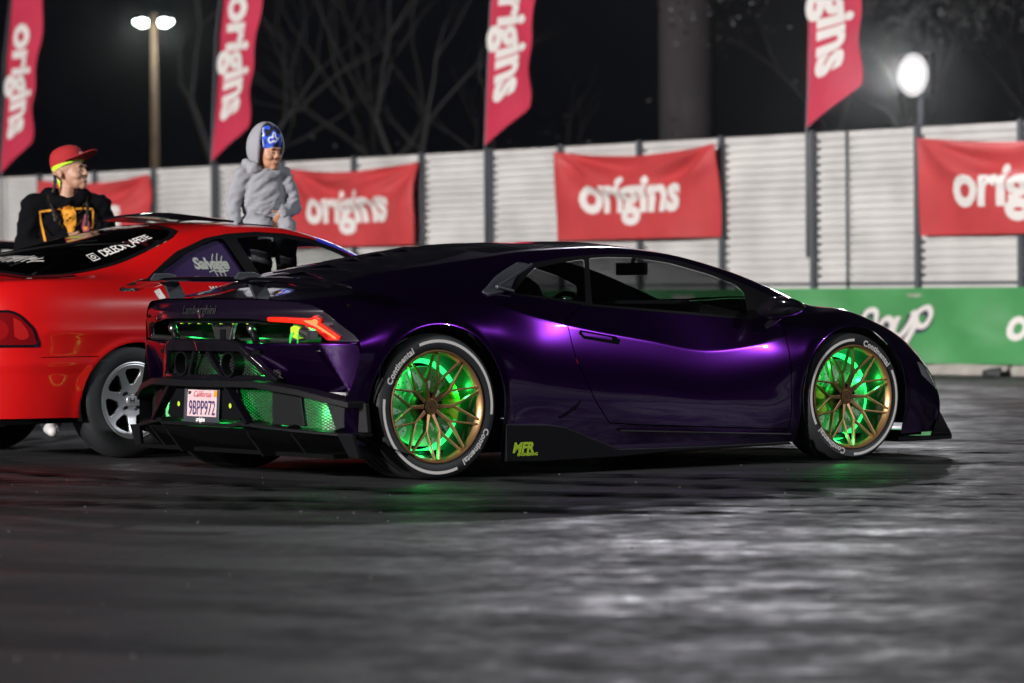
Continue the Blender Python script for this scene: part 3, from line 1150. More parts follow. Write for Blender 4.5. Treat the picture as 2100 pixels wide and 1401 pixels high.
sh.part('body', ('body',), M['purple'], CAR, both=True)
sh.part('hood', ('hood',), M['purple'], CAR, both=True)
sh.part('windscreen', ('windscreen',), M['tint'], CAR, both=True)
sh.part('roof', ('roof',), M['gloss_black'], CAR, both=True)
cover_o = sh.part('engine_cover', ('engine_cover',), M['gloss_black'], CAR, both=True)
for mi in (1, -1):
    d_o = sh.part('door', ('door',), M['purple'], CAR, mirror=mi)
    sh.part('window_trim', ('trim',), M['satin_black'], CAR, mirror=mi, offset=0.002)
    sh.part('side_window', ('side_window',), M['tint'], CAR, mirror=mi, offset=-0.004)
    sh.part('quarter_window', ('quarter_window',), M['tint_dark'], CAR, mirror=mi, offset=-0.004)
    sh.part('headlight', ('headlight',), M['lamp_glass'], CAR, mirror=mi, offset=-0.004)
    ai = sh.part('air_intake', ('air_intake',), M['grey_satin'], CAR, mirror=mi, offset=0.008, solid=0.03)
    s = mi                                          # this side's y sign is -mi
    Y = lambda w: -mi * w
    # ridge and dark mouth of the intake
    b = MB()
    b.beam((.47, Y(.795), .905), (.78, Y(.665), 1.016), .022, .014, (0, 0, 1), .014)
    b.beam((.47, Y(.795), .905), (.575, Y(.790), .884), .020, .016, (0, 0, 1), .014)
    b.build('intake_ridge', M['grey_satin'], ai, bevel=.004)
    # recessed door handle with a raised paddle
    dp = Proj(d_o)
    fh = dp.map((0, -mi * 1.6, 0), (1, 0, 0), (0, 0, 1), (0, mi, 0), .0015)
    hp = [(.875, .678), (.885, .694), (1.10, .660), (1.127, .640), (1.112, .620), (.90, .652)]
    MB().add([fh(x, z) for x, z in hp], [tuple(range(6))]).build('door_handle', M['dark_cavity'], d_o)
    fh2 = dp.map((0, -mi * 1.6, 0), (1, 0, 0), (0, 0, 1), (0, mi, 0), .004)
    hq = [(.888, .678), (.893, .686), (1.075, .656), (1.075, .640), (.903, .664)]
    n5 = len(hq)
    MB().add([fh2(x, z) for x, z in hq] + [fh(x, z) for x, z in hq], [tuple(range(n5))] + [(k, (k + 1) % n5, n5 + (k + 1) % n5, n5 + k) for k in range(n5)]).build('handle_paddle', M['purple'], d_o, bevel=.002)
    # mirror: arm and shell
    b = MB()
    prof = [(-.16, .0), (-.12, .055), (-.04, .07), (.06, .062), (.14, .038), (.185, .0)]
    rows = []
    for f_, sc in ((0, .55), (.35, .95), (.7, 1.0), (1.0, .72)):
        w_ = .80 + .20 * f_
        ring = [(2.19 + (x * .82 - .05 * f_) * 1, Y(w_), .770 + .02 * f_ + z * sc) for x, z in prof]
        ring += [(2.19 + (x * .82 - .05 * f_), Y(w_), .770 + .02 * f_ - z * .75 * sc) for x, z in prof[-2:0:-1]]
        rows.append(ring)
    n_ = len(rows[0])
    Vm = [v for r_ in rows for v in r_]
    Fm = [(i * n_ + k, i * n_ + (k + 1) % n_, (i + 1) * n_ + (k + 1) % n_, (i + 1) * n_ + k) for i in range(3) for k in range(n_)]
    Fm += [tuple(range(n_))[::-1], tuple(range(3 * n_, 4 * n_))]
    b.add(Vm, Fm)
    mo = b.build('side_mirror', M['gloss_black'], CAR, auto=50)
    ss = mo.modifiers.new('round', 'SUBSURF')
    ss.levels = ss.render_levels = 2
    b = MB()
    b.beam((2.12, Y(.845), .688), (2.20, Y(.88), .760), .030, .05, (1, 0, 0), .014)
    b.build('mirror_arm', M['gloss_black'], mo, bevel=.004)
    # wheel wells
    for (ax, az), ar in ((RAX, RAR), (FAX, FAR)):
        b = MB()
        b.lathe([(ar + .004, Y(.93)), (ar + .02, Y(.80)), (ar + .02, Y(.45)), (.02, Y(.45))], 30, 'Y', R(-22), R(202), (ax, 0, az))
        b.build('wheel_well', M['dark_cavity'], CAR, smooth=True)
    # side skirt blade
    sk = [(.405, .252), (.66, .243), (.76, .228), (1.085, .112), (1.6, .108), (2.19, .112), (2.20, .098), (1.4, .086), (1.09, .072), (.60, .066), (.405, .072)]
    b = MB()
    b.prism(sk, 0.905, .953, lambda a, z, d: (a, Y(d), z))
    skirt = b.build('side_skirt', M['skirt_black'], CAR, bevel=.005)
    lettering('skirt_lettering', 'MFR', lambda x, y: (.500 + (x if mi == 1 else -x), Y(.9545), .135 + y), M['lime'], skirt,
              size=.066, bold=.003, shear=.25)
    lettering('skirt_lettering', 'ENGINEERING', lambda x, y: (.528 + (x if mi == 1 else -x), Y(.9545), .104 + y), M['lime'], skirt,
              size=.019, bold=.001, shear=.1)
    # rocker blade under the door with its bright edge
    b = MB()
    b.beam((1.10, Y(.938), .200), (2.20, Y(.940), .150), .020, .020, (0, 0, 1), .012)
    b.build('rocker_blade', M['gloss_black'], CAR, bevel=.004)
    # small louvred outlet ahead of the rear wheel
    b = MB()
    for k in range(4):
        b.beam((.735 + .028 * k, Y(.944), .272 + .012 * k), (.775 + .028 * k, Y(.944), .286 + .022 * k), .012, .006, (0, 0, 1), .006)
    b.build('side_vent', M['gloss_black'], CAR)

# floor and bulkheads so that nothing shows through the shell
b = MB()
b.box((1.32, 0, .125), (3.7, 1.74, .02))
b.box((.42, 0, .55), (.03, 1.2, .80))
b.box((2.30, 0, .45), (.03, 1.5, .60))
b.build('floor_pan', M['dark_cavity'], CAR)
# front splitter
sp = [(2.98, .0), (2.98, .895), (3.18, .925), (3.40, .86), (3.52, .66), (3.62, .40), (3.66, 0)]
b = MB()
n_ = len(sp)
full = sp + [(x, -w) for x, w in sp[-2:0:-1]]
b.prism(full, .085, .112, lambda a, w, d: (a, w, d))
spl = b.build('front_splitter', M['gloss_black'], CAR, bevel=.006)
for s in (1, -1):
    b = MB()
    b.add([(3.22, s * .885, .11), (3.45, s * .80, .11), (3.30, s * .86, .235), (3.22, s * .895, .11), (3.44, s * .815, .11), (3.30, s * .872, .235)],
          [(0, 1, 2), (5, 4, 3), (0, 3, 4, 1), (1, 4, 5, 2), (2, 5, 3, 0)])
    b.build('splitter_fin', M['gloss_black'], spl)
# cabin: seats, dash, wheel, inner mirror
for s in (1, -1):
    b = MB()
    b.tube([(1.05, s * .37, .30), (.93, s * .37, .62), (.86, s * .37, .88), (.84, s * .37, .95)], [.20, .20, .15, .09], 12)
    b.box((1.25, s * .37, .30), (.45, .44, .14))
    so = b.build('seat', M['cabin'], CAR, smooth=False, bevel=.03)
b = MB()
b.tube([(2.05, .72, .66), (2.05, .3, .70), (2.05, -.3, .70), (2.05, -.72, .66)], [.11, .13, .13, .11], 12)
b.box((2.25, 0, .68), (.4, 1.4, .06))
b.build('dashboard', M['cabin'], CAR, bevel=.01)
b = MB()
b.tube([(1.78, .37 + .17 * math.cos(a), .70 + .17 * math.sin(a)) for a in np.linspace(0, 2 * math.pi, 25)], .014, 8, cap=False)
b.beam((1.78, .22, .70), (1.78, .52, .70), .03, .03, (1, 0, 0), .02)
b.build('steering_wheel', M['cabin'], CAR)
b = MB()
b.box((1.93, .0, .995), (.03, .24, .065))
b.beam((1.93, .0, 1.02), (1.95, .0, 1.06), .02, .02, (1, 0, 0), .02)
b.build('inner_mirror', M['cabin'], CAR, bevel=.008)

# engine cover louvres and a long sticker
for k in range(6):
    b = MB()
    x0 = .50 - .15 * k
    z0 = float(np.interp(x0, [-.42, -.2, .02, .38, .64], [.908, .955, 1.012, 1.076, 1.110]))
    for s in (1, -1):
        b.beam((x0, 0, z0 + .012), (x0 - .10, s * .36, z0 - .035), .05, .045, (0, 0, 1), .012)
    b.build('louvre', M['gloss_black'], cover_o, bevel=.003)
# ------------------------------------------------------------------ tail of the sports car
RK = 0.30
rx = lambda y, x0: x0 + RK * y * y


def rear_grid(x0, z0, z1, step=.012, wmax=1.02, fx=None):
    ys = np.arange(0, wmax + step, step)
    zs = np.arange(z0, z1 + step, step)
    G = np.zeros((len(ys), len(zs), 3))
    for i, y in enumerate(ys):
        for j, z in enumerate(zs):
            G[i, j] = (rx(y, x0) + (fx(y, z) if fx else 0), -y, z)
    g = Shell(G)
    if g.N[0][0] > 0:
        g.flip()
    return g


YZ = lambda V: np.stack([-V[:, 1], V[:, 2]], 1)


def curved_bar(name, pts, x0, depth, m, parent, both=True, bevel=.004, k=RK):
    """pts = [(y, ztop, zbot)] outward from the middle; a bar that follows the plan curve of the tail"""
    P = list(pts)
    P = [(-y, a, c) for y, a, c in P[::-1] if y > 0] + P if both else P
    V, F = [], []
    q = []
    for (y0, a0, c0), (y1, a1, c1) in zip(P[:-1], P[1:]):
        n = max(1, int(abs(y1 - y0) / .06))
        q += [(y0 + (y1 - y0) * t / n, a0 + (a1 - a0) * t / n, c0 + (c1 - c0) * t / n) for t in range(n)]
    q.append(P[-1])
    for y, a, c in q:
        x = x0 + k * y * y
        V += [(x, y, c), (x, y, a), (x + depth, y, a), (x + depth, y, c)]
    for i in range(len(q) - 1):
        for j in range(4):
            F.append((4 * i + j, 4 * i + (j + 1) % 4, 4 * i + 4 + (j + 1) % 4, 4 * i + 4 + j))
    F += [(3, 2, 1, 0), tuple(4 * (len(q) - 1) + j for j in range(4))]
    return MB().add(V, F).build(name, m, parent, bevel=bevel, auto=30)


UPPER = [(-.1, .862), (.42, .861), (.59, .849), (.74, .830), (.785, .812), (.88, .735), (.968, .655), (.795, .655), (.745, .713), (.66, .737), (.53, .750), (.35, .764), (-.1, .767)]
g = rear_grid(-.72, .60, .90, fx=lambda y, z: .05 * max(0, z - .80) / .06 * .6 + .02 * max(0, .80 - z) / .1)
g.cut(lambda V: sdf_poly(YZ(V), UPPER), 'up')
tail = g.part('tail_panel', ('up',), M['tail_black'], CAR, both=True, solid=.02)
lettering('badge_script', 'Lamborghini', lambda x, y: (rx(x, -.7245), -x, .806 + y), M['steel'], tail, size=.060, shear=.35, bold=.0006, step=.05)

# tail lamps: a lit red Y
LIGHT = [(.505, .771), (.60, .769), (.735, .763), (.765, .780), (.792, .758), (.783, .744), (.868, .678), (.858, .664), (.803, .664), (.752, .716), (.70, .737), (.64, .745), (.505, .752)]
CORE = [(.70, .757), (.745, .757), (.765, .765), (.778, .752), (.768, .738), (.852, .676), (.845, .670), (.755, .732)]
g = rear_grid(-.722, .60, .90, step=.006, fx=lambda y, z: -.014 + .02 * max(0, .80 - z) / .1)
g.cut(lambda V: sdf_poly(YZ(V), LIGHT), 'lamp', where=lambda v: -v[1] > .4)
g.cut(lambda V: sdf_poly(YZ(V), CORE), 'core', only=('lamp',))
for mi in (1, -1):
    tl = g.part('tail_light', ('lamp',), M['red_light' if mi == 1 else 'lamp_dark'], CAR, mirror=mi, solid=.02)
    tl['label'] = 'lit red tail light' if mi == 1 else 'unlit dark red tail light'
    g.part('light_core', ('core',), M['orange_light' if mi == 1 else 'lamp_dark'], tl, mirror=mi, offset=.001)

# open bay behind the tail panel
b = MB()
b.box((-.40, 0, .70), (.02, 1.66, .26))
b.box((-.53, 0, .605), (.26, .9, .02))
b.box((-.46, 0, .605), (.12, 1.4, .02))
b.box((-.52, 0, .835), (.2, .8, .02))
b.box((-.45, 0, .83), (.12, 1.3, .02))
b.build('rear_bay', M['dark_cavity'], CAR)
bay = MB()
bay.box((-.50, -.60, .625), (.08, .36, .03)).box((-.50, .45, .625), (.08, .5, .03)).box((-.55, -.25, .622), (.12, .3, .02))
bay.box((-.43, -.52, .70), (.02, .24, .11))
bay.tube([(-.50, -.80, .70), (-.53, -.5, .66), (-.53, .2, .655), (-.50, .8, .67)], .014, 8)
bay.build('bay_frame', M['steel'], CAR, bevel=.003)
for k in range(9):
    MB().box((rx(.1 * k - .4, -.655), .1 * k - .4, .742), (.012, .016, .008)).build('lid_bolt', M['lime'], tail)
curved_bar('lid_edge', [(0, .752, .742), (.36, .752, .742), (.44, .744, .734)], -.665, .03, M['satin_black'], tail)
# silver latch bracket, lifting struts, coil pack
b = MB()
b.prism([(-.105, .742), (.105, .742), (.06, .650), (-.06, .650)], -.585, -.56, lambda a, z, d: (d, a, z))
lb = b.build('latch_bracket', M['steel'], CAR, bevel=.006)
b = MB()
b.prism([(-.022, .712), (.022, .712), (.022, .650), (-.022, .650)], -.592, -.586, lambda a, z, d: (d, a - .01, z))
b.build('latch_slot', M['satin_black'], lb)
for y0, y1 in ((.36, .42), (-.36, -.30)):
    b = MB()
    b.tube([(-.62, y0, .655), (-.62, (y0 + y1) / 2, .70), (-.62, y1, .742)], [.020, .016, .010], 10)
    st = b.build('lid_strut', M['satin_black'], CAR, smooth=True)
    b = MB()
    b.tube([(-.62, y0 + (y1 - y0) * .55, .702), (-.62, y0 + (y1 - y0) * .85, .728)], .021, 10)
    b.build('strut_label', M['steel'], st, smooth=True)
b = MB()
b.prism([(-.78, .690), (-.60, .735), (-.56, .725), (-.56, .680), (-.62, .665)], -.56, -.54, lambda a, z, d: (d, a, z))
b.build('lime_bracket', M['lime'], CAR, bevel=.004)
b = MB()
b.tube([(-.60, -.735, .705), (-.60, -.79, .690)], [.028, .024], 12)
b.box((-.60, -.80, .690), (.04, .05, .04))
b.build('lamp_plug', M['steel'], CAR)
b = MB()
for y_ in (-.635, -.70):
    b.tube([(-.61, y_, .652), (-.615, y_ - .012, .69), (-.61, y_ - .03, .70)], .0035, 6)
b.tube([(-.61, -.635, .652), (-.615, -.672, .70)], .0035, 6)
M['tie_glow'] = mat('glowing_nylon', (.03, .5, .08), .5, emit=(.02, 1, .16), es=.35)  # the ties are no lamps; their green glow is put in as emission
b.build('cable_tie', M['tie_glow'], CAR)

# bumper: purple corners, framed centre grille
CORNER = [(.33, .640), (.41, .642), (.945, .652), (.955, .60), (.95, .52), (.93, .405), (.70, .42), (.46, .47)]
cr_ = lambda y, z: (.012 + .42 * max(0, .64 - z)) * float(np.clip((.79 + (.64 - z) * .42 - y) / .05, 0, 1)) - .014 + 1.3 * max(0, y - .80) ** 2 + .15 * max(0, .64 - z)
g = rear_grid(-.72, .38, .68, fx=cr_)
g.cut(lambda V: sdf_poly(YZ(V), CORNER), 'c', where=lambda v: -v[1] > .2)
for mi in (1, -1):
    g.part('bumper_corner', ('c',), M['purple'], CAR, mirror=mi, solid=.02)
for s in (1, -1):
    b = MB()
    for k in range(7):
        y0, y1 = .36 + .085 * k, .36 + .085 * (k + 1)
        b.add([(rx(y0, -.575), s * y0, .415), (rx(y1, -.575), s * y1, .415), (rx(y1, -.575), s * y1, .652), (rx(y0, -.575), s * y0, .652)], [(0, 1, 2, 3)])
    b.build('bumper_light_block', M['dark_cavity'], CAR)  # unseen dark plate added behind each corner to stop green light leaking
FRAME = [(-.1, .662), (.27, .660), (.335, .640), (.52, .474), (-.1, .474)]
HOLE = [(-.1, .612), (.325, .610), (.46, .490), (-.1, .490)]
g = rear_grid(-.745, .46, .67, step=.008, fx=lambda y, z: .03 * max(0, .66 - z) / .1)
g.cut(lambda V: sdf_poly(YZ(V), FRAME), 'f')
g.cut(lambda V: sdf_poly(YZ(V), HOLE), 'hole', only=('f',))
fr = g.part('bumper_frame', ('f',), M['gloss_black'], CAR, both=True, solid=.05)
curved_bar('bumper_ledge', [(0, .662, .650), (.27, .660, .648), (.33, .648, .636), (.60, .650, .640), (.95, .656, .646)], -.715, .12, M['purple'], CAR)
for s in (1, -1):
    b = MB()
    b.beam((-.70, s * .055, .61), (-.675, s * .15, .49), .022, .022, (-1, 0, 0), .03)
    b.build('grille_bar', M['gloss_black'], fr, bevel=.004)
    b = MB()
    c_ = (0, -.215 * s, .548)
    b.lathe([(.052, -.69), (.062, -.69), (.062, -.48), (.052, -.48), (.052, -.69)], 28, 'X', c=c_)
    b.lathe([(.0, -.56), (.052, -.56)], 28, 'X', c=c_)
    b.build('exhaust_pipe', M['satin_black'], CAR, auto=40)


def grille_mesh(name, poly, x0, cell, m, parent, th=.0035, k=RK):
    """woven diamond mesh clipped to a (y, z) outline"""
    b = MB()
    ys = [p[0] for p in poly]
    zs = [p[1] for p in poly]
    cx, cz = (min(ys) + max(ys)) / 2, (min(zs) + max(zs)) / 2
    L = max(max(ys) - min(ys), max(zs) - min(zs)) * 1.2
    for an in (28, -28):
        d = np.array([math.cos(R(an)), math.sin(R(an))])
        n = np.array([-d[1], d[0]])
        for i in range(int(-L / cell), int(L / cell) + 1):
            o = np.array([cx, cz]) + n * i * cell
            t = np.linspace(-L, L, 401)
            P = o + d * t[:, None]
            ins = sdf_poly(P, poly) < 0
            j = 0
            while j < len(t):
                if ins[j]:
                    e = j
                    while e + 1 < len(t) and ins[e + 1]:
                        e += 1
                    if e > j:
                        cuts = np.linspace(j, e, 2 + int((e - j) * (t[1] - t[0]) / .15)).astype(int)
                        for u0, u1 in zip(cuts[:-1], cuts[1:]):
                            if u1 > u0:
                                a, c = P[u0], P[u1]
                                b.beam((x0 + k * a[0] ** 2, a[0], a[1]), (x0 + k * c[0] ** 2, c[0], c[1]), th, th, (-1, 0, 0), .003)
                    j = e + 1
                else:
                    j += 1
    return b.build(name, m, parent, kind='stuff')


grille_mesh('grille_mesh', [(-.46, .612), (.46, .612), (.52, .480), (-.52, .480)], -.655, .0125, M['mesh_black'], fr)

# lower carbon bumper: shelf, recess, plate panel, struts, lip, fins
curved_bar('bumper_shelf', [(0, .474, .440), (.45, .474, .442), (.70, .440, .408), (.955, .380, .350)], -.775, .10, M['carbon'], CAR)
curved_bar('recess_light_block', [(0, .436, .430), (.60, .436, .430)], -.70, .24, M['dark_cavity'], CAR, bevel=0)  # dark plate added over the recess to block stray green light
for s in (1, -1):
    b = MB()
    b.add([(rx(y, -.70) + d, s * y, .432 - .10 * (y - .6)) for y in (.6, .7, .8, .9) for d in (0, .13)], [(2 * i, 2 * i + 1, 2 * i + 3, 2 * i + 2) for i in range(3)])
    b.build('recess_light_block', M['dark_cavity'], CAR)  # outer part of the added light block
LOWB = MB()
LOWB.box((-.44, 0, .325), (.02, 1.72, .19))
LOWB.build('bumper_back', M['cavity_grey'], CAR)
MB().box((-.50, 0, .548), (.01, 1.1, .15)).build('grille_back', M['cavity_grey'], CAR)
b = MB()
b.prism([(-.29, .440), (.29, .440), (.345, .300), (.30, .285), (-.30, .285), (-.345, .300)], -.690, -.668, lambda a, z, d: (d, a, z))
pp = b.build('plate_panel', M['satin_black'], CAR, bevel=.004)
for s in (1, -1):
    b = MB()
    b.lathe([(.0, -.6915), (.012, -.6915)], 16, 'X', c=(0, s * .235, .352))
    b.build('panel_plug', M['lime'], pp)
    b = MB()
    b.beam((-.715, s * .235, .462), (-.705, s * .43, .275), .018, .018, (-1, 0, 0), .05)
    b.build('bumper_strut', M['gloss_black'], CAR, bevel=.004)
    b = MB()
    b.prism([(.50, .452), (.655, .432), (.68, .262), (.50, .268)], 0, .02, lambda a, z, d: (rx(a, -.70) + d, s * a, z))
    b.build('bumper_blank', M['satin_black'], CAR, bevel=.003)
    b = MB()
    b.prism([(.765, .412), (.965, .370), (.975, .235), (.83, .240)], 0, .02, lambda a, z, d: (rx(a, -.69) + d, s * a, z))
    b.build('side_panel', M['carbon'], CAR, bevel=.003)
    grille_mesh('corner_mesh', [(s * .66, .40), (s * .79, .395), (s * .83, .245), (s * .68, .255)], -.685, .0125, M['mesh_black'], CAR)
grille_mesh('lower_mesh', [(-.50, .452), (.50, .452), (.50, .268), (-.50, .268)], -.662, .0125, M['mesh_black'], CAR)
curved_bar('diffuser_lip', [(0, .268, .254), (.32, .266, .252), (.36, .286, .262), (.62, .256, .240), (.90, .236, .220), (.96, .233, .216)], -.765, .12, M['carbon'], CAR)
V = []
F = []
yl = np.linspace(-.98, .98, 29)
for y in yl:
    x = rx(y, -.75)
    V += [(x, y, .252 - .02 * abs(y)), (x + .06, y, .20), (x + .30, y, .125)]
for i in range(len(yl) - 1):
    for j in range(2):
        F.append((3 * i + j, 3 * i + j + 1, 3 * i + 4 + j, 3 * i + 3 + j))
dif = MB().add(V, F).build('diffuser', M['satin_black'], CAR, auto=30)
for y, d0 in ((.37, .0), (.64, .0), (.88, .01)):
    for s in (1, -1):
        x = rx(y, -.765)
        b = MB()
        b.prism([(x, .275 - .05 * max(0, y - .37)), (x + .05, .285 - .05 * max(0, y - .37)), (x + .26, .20), (x + .28, .115), (x + .13, .112)], -.009, .009, lambda a, z, d: (a, s * y + d, z))
        b.build('diffuser_fin', M['carbon'], dif, bevel=.002)
for s in (1, -1):
    b = MB()
    x = rx(.90, -.76)
    b.prism([(.895, .232), (1.005, .226), (1.01, .122), (.94, .122)], 0, .02, lambda a, z, d: (x + (1.0 - a) * -.1 + d + (.232 - z) * .3, s * a, z))
    b.build('end_plate', M['carbon'], dif, bevel=.003)

# licence plate in its dark frame
PX = -.702
b = MB()
def ring(o, i, d0, d1, f):
    bb = MB()
    n = len(o)
    V = [f(*p, d0) for p in o] + [f(*p, d0) for p in i] + [f(*p, d1) for p in o] + [f(*p, d1) for p in i]
    F = []
    for k in range(n):
        k2 = (k + 1) % n
        F += [(k, k2, n + k2, n + k), (2 * n + k, 3 * n + k, 3 * n + k2, 2 * n + k2), (k, 2 * n + k, 2 * n + k2, k2), (n + k, n + k2, 3 * n + k2, 3 * n + k)]
    return bb.add(V, F)
fq = lambda a, z, d: (PX + d + (z - .352) * .06, -a, z)
M['plate'] = mat('plate_paint', (0.62, 0.45, 0.47), 0.45, noise=(30, .06))
M['ink_blue'] = mat('plate_ink', (0.03, 0.02, 0.10), 0.5)
M['ink_red'] = mat('red_ink', (0.55, 0.03, 0.05), 0.5)
M['sticker_orange'] = mat('orange_sticker', (0.75, 0.25, 0.01), 0.5)
pl = MB().prism([(-.15, .276), (.15, .276), (.15, .428), (-.15, .428)], 0, .003, fq).build('license_plate', M['plate'], CAR)
pf = ring([(-.160, .268), (.160, .268), (.160, .438), (-.160, .438)], [(-.137, .296), (.137, .296), (.137, .424), (-.137, .424)], -.006, .001, fq).build('plate_frame', M['grey_satin'], CAR, bevel=.003)
fl = lambda ox, oz: (lambda x, y: fq(ox + x, oz + y, -.0015))
lettering('plate_number', '9BPP972', lambda x, y: fq(x * .69, .334 + y, -.0015), M['ink_blue'], pl, size=.098, bold=.0006)
lettering('plate_state', 'California', lambda x, y: fq(-.005 + x, .402 + y, -.0015), M['ink_red'], pl, size=.042, shear=.4)
lettering('plate_month', 'SEP', lambda x, y: fq(-.118 + x, .408 + y, -.0015), M['satin_black'], pl, size=.018, bold=.0008)
MB().prism([(.103, .392), (.134, .392), (.134, .420), (.103, .420)], -.002, -.0005, fq).build('year_sticker', M['sticker_orange'], pl)
lettering('frame_lettering', 'origins', lambda x, y: fq(x, .282 + y, -.0075), M['white_print'], pf, size=.030, bold=.001)

# rear wing on two posts
WSP = [(-.95, .905, -.02), (-.90, .918, -.005), (-.6, .945, 0), (-.3, .950, 0), (0, .952, 0), (.3, .950, 0), (.6, .945, 0), (.90, .918, -.005), (.95, .905, -.02)]
foil = [(0, .0), (.03, .012), (.10, .016), (.18, .006), (.21, .0), (.18, -.006), (.10, -.006), (.03, -.008)]
V, F = [], []
ysq = np.linspace(-.95, .95, 41)
for y in ysq:
    z = float(np.interp(y, [p[0] for p in WSP], [p[1] for p in WSP]))
    xo = -.80 + .22 * y * y
    sc = 1.0 if abs(y) < .85 else 1 - 4 * (abs(y) - .85)
    V += [(xo + a * sc, y, z + h) for a, h in foil]
n_ = len(foil)
for i in range(len(ysq) - 1):
    for k in range(n_):
        F.append((i * n_ + k, i * n_ + (k + 1) % n_, (i + 1) * n_ + (k + 1) % n_, (i + 1) * n_ + k))
F += [tuple(range(n_)), tuple((len(ysq) - 1) * n_ + k for k in range(n_))[::-1]]
wing = MB().add(V, F).build('rear_wing', M['gloss_black'], CAR, auto=45)
for s in (1, -1):
    b = MB()
    b.prism([(-.735, .862), (-.645, .868), (-.69, .945), (-.70, .970), (-.74, .985), (-.82, .985), (-.845, .955), (-.79, .938), (-.765, .925)], -.009, .009,
            lambda a, z, d: (a + .09, s * .385 + d, z))
    b.build('wing_post', M['grey_satin'], wing, bevel=.003)
# ------------------------------------------------------------------ wheels of the sports car
def sport_wheel(parent, loc, hw, Rt, cal_a, rot_text, left=False, proto=None):
    if proto is not None:
        w = dup(proto, parent, loc, (0, 0, math.pi if left else 0))
        for ch in proto.children:
            dup(ch, w)
        return w
    o = -hw
    b = MB()
    b.lathe([(.258, o + .030), (.264, o + .012), (.268, o + .004), (.2625, o - .001), (.2565, o + .003), (.252, o + .012), (.246, o + .020), (.243, o + .035)], 72)
    w = b.build('wheel', M['bronze'], parent, auto=35, loc=loc)
    b = MB()
    b.lathe([(.244, o + .030), (.240, o + .05), (.232, o + .09), (.230, hw - .03), (.20, hw - .02), (.05, hw - .02)], 72)
    b.build('rim_barrel', M['barrel'], w, auto=35)
    b = MB()
    pr = [(.260, o + .020), (.268, o + .007), (.282, o + .000), (.305, o - .003), (Rt - .022, o + .002), (Rt - .010, o + .010), (Rt - .003, o + .024), (Rt, o + .045)]
    for y in np.linspace(o + .075, hw - .075, 4):
        pr += [(Rt, y - .006), (Rt - .008, y - .004), (Rt - .008, y + .004), (Rt, y + .006)]
    pr += [(Rt, hw - .045), (Rt - .003, hw - .024), (Rt - .010, hw - .010), (Rt - .022, hw - .002), (.305, hw + .003), (.27, hw - .004), (.262, hw - .02)]
    b.lathe(pr, 96)
    b.build('tyre', M['rubber_black'], w, auto=40)
    # bead line on the sidewall
    # white band: two arcs, and the maker's name between them
    def arc(a0, a1, r0, r1):
        n = 40
        V, F = [], []
        for i in range(n + 1):
            a = R(a0 + (a1 - a0) * i / n)
            V += [(r0 * math.cos(a), o - .0042, r0 * math.sin(a)), (r1 * math.cos(a), o - .0042, r1 * math.sin(a))]
        F = [(2 * i, 2 * i + 1, 2 * i + 3, 2 * i + 2) for i in range(n)]
        return V, F
    b = MB()
    rs = Rt - .030
    for k in (0, 180):
        b.add(*arc(110 + k + rot_text, -8 + k + rot_text, rs - .013, rs + .001))
    b.build('tyre_band', M['white_print'], w)
    for k in (0, 180):
        rt = Rt - .046
        def f(x, y, k=k):
            a = R(138 + k + rot_text) - x / rt
            return ((rt + y) * math.cos(a), o - .0044, (rt + y) * math.sin(a))
        lettering('tyre_lettering', 'Continental', f, M['white_print'], w, size=.042, bold=.0014, step=.012, spacing=1.06)
    # ten split spokes
    sp0 = None
    for k in range(10):
        if sp0 is None:
            b = MB()
            ap = (.128, o + .050)
            P = lambda r, a, y: (r * math.cos(R(a)), y, r * math.sin(R(a)))
            up = (0, -1, 0)
            b.beam(P(.030, 0, o + .076), P(ap[0], 0, ap[1]), .022, .013, up, .030, .026)
            for sg in (1, -1):
                b.beam(P(ap[0] - .006, 0, ap[1] + .001), P(.252, 15.6 * sg, o + .014), .0105, .0085, up, .024, .016)
            sp0 = b.build('spoke', M['bronze'], w, bevel=.0022)
        else:
            s_ = dup(sp0, w)
            s_.rotation_euler = (0, R(36 * k + 0), 0)
    b = MB()
    b.lathe([(0, o + .052), (.034, o + .052), (.038, o + .056), (.040, o + .075), (.075, o + .085), (.085, o + .12)], 40)
    b.build('hub', M['bronze'], w, auto=30)
    b = MB()
    b.lathe([(.025, o + .0505), (.028, o + .0505)], 32)
    for P_ in ([(-.014, .014), (.014, .014), (.013, -.004), (0, -.018), (-.013, -.004), (-.014, .014)], [(-.006, -.008), (-.006, .008), (.006, .007), (.005, .001), (-.005, 0), (.007, -.009)]):
        v, f = stroke_poly(P_, .0025)
        b.add([(x, o + .0505, z) for x, z in v], f)
    b.build('hub_emblem', M['satin_black'], w)
    for k in range(5):
        a = R(72 * k + 18)
        MB().tube([(.058 * math.cos(a), o + .062, .058 * math.sin(a)), (.058 * math.cos(a), o + .09, .058 * math.sin(a))], .010, 10).build('lug_nut', M['satin_black'], w)
    # brake disc with drilled face, calliper, lit ring
    b = MB()
    b.lathe([(.085, o + .110), (.088, o + .122), (.120, o + .122), (.121, o + .124), (.188, o + .124), (.190, o + .128), (.190, o + .152), (.10, o + .152)], 64)
    b.build('brake_disc', M['disc'], w, auto=30)
    b = MB()
    for k in range(48):
        a = R(7.5 * k)
        r_ = .135 + .013 * (k % 4)
        b.lathe([(0, o + .1232), (.0035, o + .1232)], 8, 'Y', c=(r_ * math.cos(a), 0, r_ * math.sin(a)))
    b.build('disc_holes', M['satin_black'], w, kind='stuff')
    b = MB()
    pr = [(.118, o + .092), (.128, o + .084), (.180, o + .084), (.196, o + .096), (.204, o + .115), (.204, o + .165), (.118, o + .165), (.118, o + .092)]
    b.lathe(pr, 12, 'Y', R(cal_a - 27), R(cal_a + 27))
    n0 = len(pr)
    b.F += [tuple(range(n0 - 1)), tuple(12 * n0 + i for i in range(n0 - 1))[::-1]]
